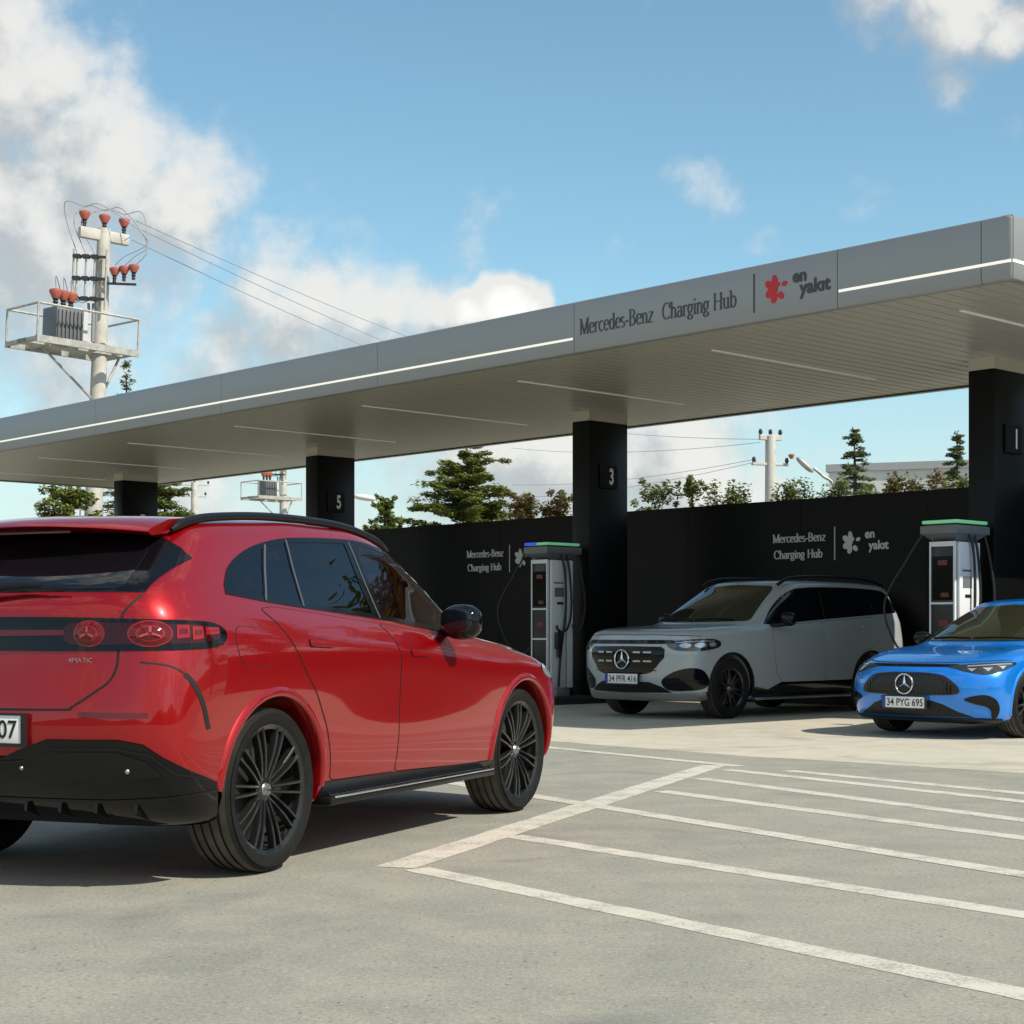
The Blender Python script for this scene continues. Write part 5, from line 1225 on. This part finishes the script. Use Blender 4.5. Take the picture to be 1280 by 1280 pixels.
def transformer_pole(Y, upole, label, sc_=1., lean=2.2):
    base = px(upole, HOR, Y); base.z = 0
    t = thing('transformer_pole', label, 'pole', tuple(base)); t.rotation_euler = (0, R(lean), 0); t.scale = (sc_,) * 3
    m = MB(); m.tube([(0, 0, -.2), (0, 0, 6), (0, 0, 12.2)], [.27, .23, .18], 14); m.build('pole', M_CONCP, t, smooth=50)
    D = Matrix.Rotation(math.atan2(BX.y, BX.x), 4, 'Z')                # deck's long side follows the canopy's short side
    zd = 8.85
    m = MB(); m.box(-2.31, .72, -.25, .25, zd - .12, zd, D)
    for y in (-.83, .90): m.box(-2.31, .72, y - .05, y + .05, zd - .16, zd + .02, D)
    for x in (-2.25, -1.7, -1.1, -.4, .3, .66): m.box(x - .06, x + .06, -.78, .85, zd - .115, zd - .01, D)
    dk = m.build('platform', M_STEEL, t)
    m = MB(); zr = zd + .86
    cs = [(-2.29, -.84), (.70, -.84), (.70, .92), (-2.29, .92)]
    for i in range(4):
        a, b = cs[i], cs[(i + 1) % 4]
        m.tube([D @ Vector((a[0], a[1], zr)), D @ Vector((b[0], b[1], zr))], .032, 6); m.tube([D @ Vector((a[0], a[1], zd)), D @ Vector((a[0], a[1], zr))], .032, 6)
    m.build('railing', M_STEEL, dk)
    m = MB()
    for x in (-1.7, .6): m.tube([D @ Vector((x, 0, zd - .15)), (0, 0, zd - 1.5)], .035, 6)
    m.build('platform_brace', M_STEEL, dk)
    m = MB(); m.box(-1.55, -.75, -.45, .35, zd + .02, zd + .95, D, .02); tr = m.build('transformer_tank', M_TRANS, t, smooth=30)
    m = MB()
    for k in range(7): m.box(-1.52 + k * .115, -1.49 + k * .115, -.50, -.451, zd + .1, zd + .85, D)
    m.build('cooling_fins', M_TRANS, tr)
    m = MB(); m.box(-.749, -.60, -.40, .30, zd + .12, zd + .92, D); m.build('transformer_side', M_TRANSL, tr)
    for k in range(3):
        q = D @ Vector((-1.40 + k * .26, -.05 + k * .06, zd + .96)); m = MB(); m2 = MB(); cup(m, m2, q.x, q.y, q.z, .9); o = m2.build('bushing', M_INSULD, tr, smooth=40); m.build('bushing_cap', M_INSUL, o, smooth=40)
    m = MB(); m.box(-.72, .72, -.10, .10, 11.85, 12.15, Matrix.Rotation(R(38), 4, 'Z'), .03); ca = m.build('cross_arm', M_CONCP, t, smooth=30)
    for k in (-.58, .0, .58):
        q = Matrix.Rotation(R(38), 4, 'Z') @ Vector((k, 0, 12.15)); m = MB(); m2 = MB(); cup(m, m2, q.x, q.y, q.z, .8); o = m2.build('insulator', M_INSULD, ca, smooth=40); m.build('insulator_cap', M_INSUL, o, smooth=40)
    # switch gear in front of the pole
    m = MB()
    for z in (11.35, 10.75, 10.2):
        for x in (-.62, -.38, -.14): m.box(x - .09, x + .09, -.42, -.24, z - .05, z + .05)
        m.box(-.75, .15, -.36, -.30, z - .035, z + .035)
    sw = m.build('switch_gear', M_INSULD, t)
    m = MB()
    for x in (-.72, .18): m.tube([(x, -.33, 9.9), (x, -.33, 11.55)], .03, 6)
    for x in (-.62, -.38, -.14): m.tube([(x, -.33, 10.25), (x, -.33, 11.3)], .028, 6)
    m.build('switch_frame', M_STEEL, sw)
    m = MB(); m.box(.15, 1.0, -.30, -.24, 10.62, 10.68); ar = m.build('arrester_arm', M_INSULD, t)
    for k in range(3):
        m = MB(); m2 = MB(); cup(m, m2, .40 + k * .26, -.27, 10.68 + k * .05, .75); o = m2.build('surge_arrester', M_INSULD, ar, smooth=40); m.build('arrester_cap', M_INSUL, o, smooth=40)
    m = MB()
    for k in range(3):
        q0 = Matrix.Rotation(R(38), 4, 'Z') @ Vector((-.58 + k * .58, 0, 12.7)); q1 = Vector((.40 + k * .26, -.27, 11.15))
        m.tube(catmull([q0, q0 + Vector((.5, 0, .05)), Vector((1.25, -.2, 11.9 - k * .1)), q1 + Vector((.25, 0, .25)), q1], 6), .014, 5)
        m.tube(catmull([q0, q0 + Vector((-.5, -.1, .1)), Vector((-.95 + k * .2, -.33, 12.3)), Vector((-.62 + k * .24, -.33, 11.4))], 6), .014, 5)
        q2 = D @ Vector((-1.40 + k * .26, -.05 + k * .06, zd + 1.5)); m.tube(catmull([Vector((-.62 + k * .24, -.33, 10.2)), Vector((-.9 + k * .2, -.4, 10.1)), q2 + Vector((0, 0, .3)), q2], 6), .014, 5)
    m.tube([(-.30, -.2, 10.1), (-.28, -.2, zd + 1.0)], .04, 6); m.tube([(-.16, -.2, 10.1), (-.15, -.2, zd + .2)], .05, 6)
    m.build('jumper_wires', M_WIRE, t, smooth=60)
    return t
transformer_pole(46, 109, 'leaning concrete pole with a transformer platform and red insulators, above the canopy roof at left')
transformer_pole(97, 354, 'far transformer pole with a railed platform, seen under the canopy beside column 5', 1.0, 0.)
# plain poles
def plain_pole(u, vtop, Y, label, arms, w=.16):
    b = px(u, vtop, Y); h = b.z
    t = thing('utility_pole', label, 'pole', (b.x, b.y, 0))
    m = MB(); m.tube([(0, 0, 0), (0, 0, h)], [w * 1.3, w], 12); m.build('pole', M_CONCP, t, smooth=50)
    for (z, L, th) in arms:
        m = MB(); m.box(-L, L, -.08, .08, h - z - th, h - z + th, Matrix.Rotation(R(18), 4, 'Z'), .02); a = m.build('cross_arm', M_CONCP, t)
        for s in (-.9, 0, .9):
            q = Matrix.Rotation(R(18), 4, 'Z') @ Vector((L * s, 0, h - z + th)); m = MB(); m.lathe([(0, 0), (.05, 0), (.08, .1), (.05, .2), (0, .22)], 8, Matrix.Translation(q)); m.build('insulator', M_INSULD, a, smooth=40)
    return t
pp = plain_pole(963, 545, 62, 'pale concrete pole with two cross arms behind the wall, right of column 3', [(.06, .45, .10), (1.05, .75, .05)], .19)
b = px(963, 545, 62); m = MB(); cup(m, MB(), .78, 0, b.z - 1.0, .6); m.build('arrester_cap', M_INSUL, pp, smooth=40)
plain_pole(243, 603, 110, 'small far pole with lattice arms under the canopy near column 7', [(.15, 1.0, .06), (.9, .8, .06)], .22)
# street lamps
def street_lamp(u, v, Y, label, head, tilt):
    c = px(u, v, Y); t = thing('street_lamp', label, 'street lamp', (c.x, c.y, 0)); h = c.z
    m = MB(); m.tube(catmull([(head * 1.1, 0, 0), (head * 1.05, 0, h * .6), (head * 1.0, 0, h - .9), (head * .62, 0, h - .42), (head * .3, 0, h - .12)], 6), .06, 8); m.build('lamp_post', M_STEEL, t, smooth=50)
    m = MB(); ellipsoid(m, (0, 0, 0), .42, .16, .11, 16, 2.4, Matrix.Translation((0, 0, h)) @ Matrix.Rotation(tilt, 4, 'Y')); m.build('lamp_head', M_LAMPW if abs(tilt) < .2 else M_STEEL, t, smooth=50)
street_lamp(456, 622, 60, 'street lamp with a white oval head beside column 5', .9, R(8))
street_lamp(1006, 581, 62, 'street lamp with a slanting grey head, right of the cross arm pole', 1.1, R(42))
# power lines
def wire(name_label, p, q, sag, r=.012):
    pts = [p.lerp(q, i / 24) - Vector((0, 0, sag * 4 * (i / 24) * (1 - i / 24))) for i in range(25)]
    m = MB(); m.tube(pts, r, 5); o = m.build('power_line', M_WIRE, None, smooth=60)
    tag(o, name_label, 'power line', 'overhead lines leaving the poles'); return o
for k, (u, v, u2, v2) in enumerate([(170, 276, 720, 488), (178, 288, 720, 512), (165, 300, 720, 528)]):
    wire('thin overhead wire running down to the right from the leaning transformer pole', px(u, v, 46), px(u2, v2, 110), .5, .011)
for k, (u, v, u2, v2) in enumerate([(948, 549, 640, 520), (950, 553, 640, 560), (944, 574, 640, 606), (946, 577, 640, 622)]):
    wire('thin overhead wire running left from the pale pole with two cross arms', px(u, v, 62), px(u2, v2, 90), .3, .010)
# pale building at the far right
M_WALLB = mat('pale_render', (.62, .62, .60), .85, var=.08, vscale=.4)
M_ROOFB = mat('building_roof', (.35, .36, .37), .7)
bl = px(1080, 600, 120); hb = 13.0
t = thing('flat_building', 'long pale grey building with a flat roof beyond the wall at right', 'building', (bl.x + 6, 128, 0), R(-20))
m = MB(); m.box(-6, 40, -6, 10, 0, hb); m.build('wall', M_WALLB, t)
m = MB(); m.box(-6.2, 40.2, -6.2, 10.2, hb + .002, hb + .55); m.build('roof', M_ROOFB, t)
for k in range(8):
    m = MB(); m.box(-4 + k * 5.2, -1.2 + k * 5.2, -6.06, -5.9, 6.2, 8.2); w_ = m.build('window', M_GLASS, t)
# ---- foliage
def leaf_mat(name, c0, c1, c2=None):
    m = bpy.data.materials.new(name); m.use_nodes = True; t = m.node_tree; p = pbsdf(m)
    co = N(t, 'ShaderNodeTexCoord').outputs['Object']
    n = noise_n(t, co, 1.6, 4., .6); n2 = noise_n(t, co, 9., 2., .6)
    c = mixc(t, maprange(t, n.outputs['Fac'], .35, .65), c0, c1)
    if c2: c = mixc(t, maprange(t, n2.outputs['Fac'], .55, .68), c, c2)
    t.links.new(c, p.inputs['Base Color']); p.inputs['Roughness'].default_value = .6; p.inputs['Specular IOR Level'].default_value = .25
    tr = N(t, 'ShaderNodeBsdfTranslucent'); t.links.new(c, tr.inputs['Color'])
    mx = N(t, 'ShaderNodeMixShader'); mx.inputs[0].default_value = .28
    t.links.new(p.outputs[0], mx.inputs[1]); t.links.new(tr.outputs[0], mx.inputs[2])
    t.links.new(mx.outputs[0], t.nodes['Material Output'].inputs['Surface'])
    return m
M_CEDAR = leaf_mat('cedar_needles', (.13, .165, .035), (.22, .24, .06))
M_GREEN1 = leaf_mat('broad_leaves', (.14, .18, .04), (.23, .25, .07))
M_OLIVE = leaf_mat('olive_shrub', (.12, .145, .045), (.20, .21, .07))
M_BRONZE = leaf_mat('bronze_leaves', (.15, .14, .05), (.22, .125, .055), (.15, .19, .05))
M_FIR = leaf_mat('fir_needles', (.11, .15, .065), (.18, .21, .09))
M_BARK = mat('bark', (.09, .065, .045), .9, var=.3, vscale=6)
def leaves(mb, rng, c, n, rad, size, flat=1., asp=.5, updir=.4):
    for _ in range(n):
        d = Vector((rng.gauss(0, 1), rng.gauss(0, 1), rng.gauss(0, 1))).normalized() * rad * rng.random() ** .45
        p = Vector(c) + Vector((d.x, d.y, d.z * flat))
        a = Vector((rng.gauss(0, 1), rng.gauss(0, 1), rng.gauss(0, updir))).normalized(); b = a.cross(Vector((rng.gauss(0, .6), rng.gauss(0, .6), 1))).normalized()
        s = size * rng.uniform(.6, 1.3)
        mb.add([p - a * s, p - b * s * asp, p + a * s, p + b * s * asp], [(0, 1, 2, 3)])
def tree_root(name, label, cat, u, Y, group=None):
    b = px(u, HOR, Y); return thing(name, label, cat, (b.x, b.y, 0), 0, group), b
def conifer(u, vtop, Y, rad, label, m, seed, z_low=1.5, tiers=13, spiky=1., sz=.10, name='cedar_tree', droop=.12, power=.8, per=26):
    rng = random.Random(seed); t, b = tree_root(name, label, 'tree', u, Y); H = px(u, vtop, Y).z
    tk = MB(); tk.tube([(0, 0, 0), (.05, 0, H * .5), (0, 0, H * .97)], [.20, .12, .02], 8)
    cr = MB()
    for k in range(tiers):
        q = k / (tiers - 1); z = z_low + (H - z_low) * q ** .95
        L = rad * (1 - q) ** power * rng.uniform(.85, 1.1) + .12 * (1 - q) + .04
        nb = max(3, int(9 * (1 - q) + 4)); ph0 = rng.uniform(0, 6.28)
        for i in range(int(14 * max(0., L - .75))): leaves(cr, rng, (rng.gauss(0, L * .42), rng.gauss(0, L * .42), z + rng.uniform(-.25, .15)), per // 2, .30, sz, .45, .35, .25)
        for i in range(nb):
            an = ph0 + 6.283 * i / nb + rng.uniform(-.3, .3); l = L * rng.uniform(.55, 1.22); zz = z + rng.uniform(-.2, .2)
            e = Vector((math.cos(an) * l, math.sin(an) * l, zz - droop * l + rng.uniform(-.05, .25) * l * spiky))
            tk.tube([(0, 0, zz), e * .55 + Vector((0, 0, zz * .45 + .05)), e], [.035, .02, .008], 4)
            steps = max(2, int(l / .30))
            for s in range(1, steps + 1):
                f = s / steps; c = Vector((0, 0, zz)).lerp(e, f) + Vector((rng.gauss(0, .07), rng.gauss(0, .07), rng.gauss(0, .04)))
                leaves(cr, rng, c, per, .16 + .20 * (1 - f * .6) * min(1, l), sz, .38, .35, .25)
    leaves(cr, rng, (0, 0, H - .1), 24, .14, sz, 2.2, .35, .9)
    tk.build('trunk', M_BARK, t, smooth=50); cr.build('crown', m, t, fix=False); return t
def shrub(u, vtop, Y, w, label, m, seed, n=16, name='bush', cat='bush', zb=.3, sz=.10, per=70, group=None, depth=None):
    rng = random.Random(seed); t, b = tree_root(name, label, cat, u, Y, group); H = px(u, vtop, Y).z
    tk = MB(); cr = MB(); top = 0
    for k in range(n):
        an = rng.uniform(0, 6.283); rr = w * rng.random() ** .6; q = 1 - (rr / w) ** 2 * .55
        c = Vector((math.cos(an) * rr, math.sin(an) * rr * .8, zb + (H - zb) * q * rng.uniform(.45, 1.0)))
        if k == 0: c = Vector((0, 0, H - w * .25))
        tk.tube([(c.x * .08, c.y * .08, 0), (c.x * .5, c.y * .5, c.z * .55), c], [.05, .03, .012], 5)
        leaves(cr, rng, c, per, w * rng.uniform(.26, .42), sz, .85, .5)
        for s in range(3):
            e = c + Vector((rng.gauss(0, 1), rng.gauss(0, 1), abs(rng.gauss(0, .8)))).normalized() * w * rng.uniform(.35, .6)
            leaves(cr, rng, e, per // 5, w * .13, sz, 1., .5)
    tk.build('stem', M_BARK, t, smooth=50); cr.build('crown', m, t, fix=False); return t
conifer(584, 553, 52, 2.95, 'large spreading cedar with layered branches behind the wall, between columns 5 and 3', M_CEDAR, 3, 1.4, 19, 1.1, .08, droop=.02, power=.62, per=120)
shrub(480, 626, 50, .62, 'small round topped green tree just right of column 5', M_GREEN1, 5, 26, 'small_tree', 'tree', 2.2, .065, 260)
for k, (u, v, w, s) in enumerate([(664, 622, 1.0, 21), (702, 624, .9, 22)]):
    shrub(u, v, 47, w, ['bronze and green bush right beside the big cedar', 'bronze and green bush touching the left edge of column 3'][k], M_BRONZE, s, 26, zb=1.5, sz=.065, per=260)
for k, (u, v, w, lb) in enumerate([(815, 606, 1.0, 'leafy olive green bush touching the right edge of column 3'), (866, 607, .75, 'loose olive green bush with an upright side shoot, second right of column 3')]):
    shrub(u, v, 47, w, lb, M_OLIVE, 31 + k, 26, zb=1.6, sz=.065, per=240)
def sprout(u, vtop, Y, w, label, seed, m=None):
    rng = random.Random(seed); t, b = tree_root('shrub', label, 'bush', u, Y); H = px(u, vtop, Y).z; tk = MB(); cr = MB()
    for k in range(7):
        e = Vector((rng.uniform(-w, w), rng.uniform(-w, w) * .5, H * rng.uniform(.80, 1.0)))
        if k == 0: e.z = H
        tk.tube([(e.x * .2, 0, 0), (e.x * .6, e.y * .5, e.z * .6), e], [.04, .025, .008], 5)
        for s in range(9): leaves(cr, rng, Vector((e.x * .7, e.y * .6, e.z * .72)).lerp(e, s / 8), 60, .24, .06, 1.1, .5)
    tk.build('stem', M_BARK, t, smooth=50); cr.build('crown', m or M_OLIVE, t, fix=False)
for k, (u, v, w, lb) in enumerate([(893, 610, .5, 'sparse shrub shoots showing over the wall left of the cross arm pole'), (925, 611, .4, 'low shrub tip showing over the wall just before the cross arm pole'), (972, 612, .35, 'low shrub showing over the wall at the foot of the cross arm pole'), (1003, 606, .35, 'shrub tip showing over the wall under the slanting street lamp'), (1036, 606, .4, 'yellowish shrub at the left foot of the thin conifer')]):
    sprout(u, v, 44, w, lb, 50 + k)
for k in range(5):
    u = 1100 + k * 26
    sprout(u, 604 - (k % 2) * 5 - k, 42, .35, ['dry shrub tops in front of the pale building, nearest the thin conifer', 'dry shrub tops in front of the pale building, second from the thin conifer', 'dry shrub tops before the middle of the pale building', 'dry shrub tops before the pale building, second from column 1', 'dry shrub tops in front of the pale building, touching column 1'][k], 70 + k, M_BRONZE if k % 2 else M_OLIVE)
conifer(1068, 540, 55, 1.25, 'thin conifer with a bare leading shoot left of the pale building', M_FIR, 8, 2.2, 15, .6, .07, 'fir_tree', .22, .7, 70)
conifer(1196, 543, 70, 1.15, 'thin dark conifer touching the left edge of column 1', M_FIR, 9, 3.0, 15, .6, .08, 'fir_tree', .2, .75, 70)
conifer(158, 460, 58, .75, 'narrow conifer whose tip shows over the canopy roof beside the leaning pole', M_FIR, 12, 5.5, 11, .6, .08, 'fir_tree', .15, .9, 16)
conifer(192, 578, 62, 2.6, 'green cedar seen under the canopy behind column 7', M_CEDAR, 14, 2.5, 14, 1.1, .085, droop=.05, power=.5, per=105)
shrub(100, 612, 44, 1.15, 'low dark green tree under the canopy at far left', M_CEDAR, 15, 26, 'small_tree', 'tree', 2.2, .07, 280)
# unseen trees added to give the red car's side windows dark shapes to mirror
for k, (a_, b_, h_) in enumerate([(15.5, 28.5, 12.0), (18.5, 26, 13.5), (22, 23.5, 12.0), (25, 19, 14.0)]):
    q = Vector((a_, b_, 0)); rng = random.Random(90 + k)
    t = thing('broadleaf_tree', ['tall leafy tree past the right end of the canopy, nearest the wall end', 'tall leafy tree, second beyond the right end of the canopy', 'tall leafy tree, third beyond the right end of the canopy', 'tallest leafy tree, farthest right beyond the canopy'][k], 'tree', (q.x, q.y, 0))
    tk = MB(); cr = MB(); tk.tube([(0, 0, 0), (.1, 0, h_ * .4), (0, .1, h_ * .85)], [.25, .17, .05], 8)
    for i in range(44):
        f_ = rng.random(); c = Vector((rng.gauss(0, 1.1) * (1.25 - f_ * .8), rng.gauss(0, 1.1) * (1.25 - f_ * .8), 2.2 + (h_ - 3) * f_)); tk.tube([(0, 0, c.z * .6), c], [.06, .02], 4); leaves(cr, rng, c, 120, 1.15, .17, .8, .55)
    tk.build('trunk', M_BARK, t, smooth=50); cr.build('crown', M_OLIVE, t, fix=False)
# wooded hills added out of view, for car glass and paint to reflect
rng = random.Random(2); m = MB(); n = 150
hv = []
for i in range(n):
    an = 2 * math.pi * i / n; rr = 190 + 25 * math.sin(an * 3 + 1); hgt = 13 + 5 * math.sin(an * 5) + 4 * math.sin(an * 11 + 2) + rng.uniform(-1, 1)
    c = Vector((math.cos(an), math.sin(an), 0))
    if c.y > .86: hgt *= .25
    for (dr, f) in ((-18, 0), (-8, .62), (0, .95), (12, 1), (40, .3), (60, -.1)): hv.append(c * (rr + dr) + Vector((0, 0, hgt * f + (rng.uniform(-.8, .8) if 0 < f < 1 else 0))))
m.v = [tuple(v) for v in hv]; m.f = [(i * 6 + j, ((i + 1) % n) * 6 + j, ((i + 1) % n) * 6 + j + 1, i * 6 + j + 1) for i in range(n) for j in range(5)]
M_ADDED_HILL = mat('wooded_hill', (.045, .060, .028), .9, var=.45, vscale=.25)
tag(m.build('hills', M_ADDED_HILL, smooth=70), 'low wooded hills round the horizon', kind='structure')
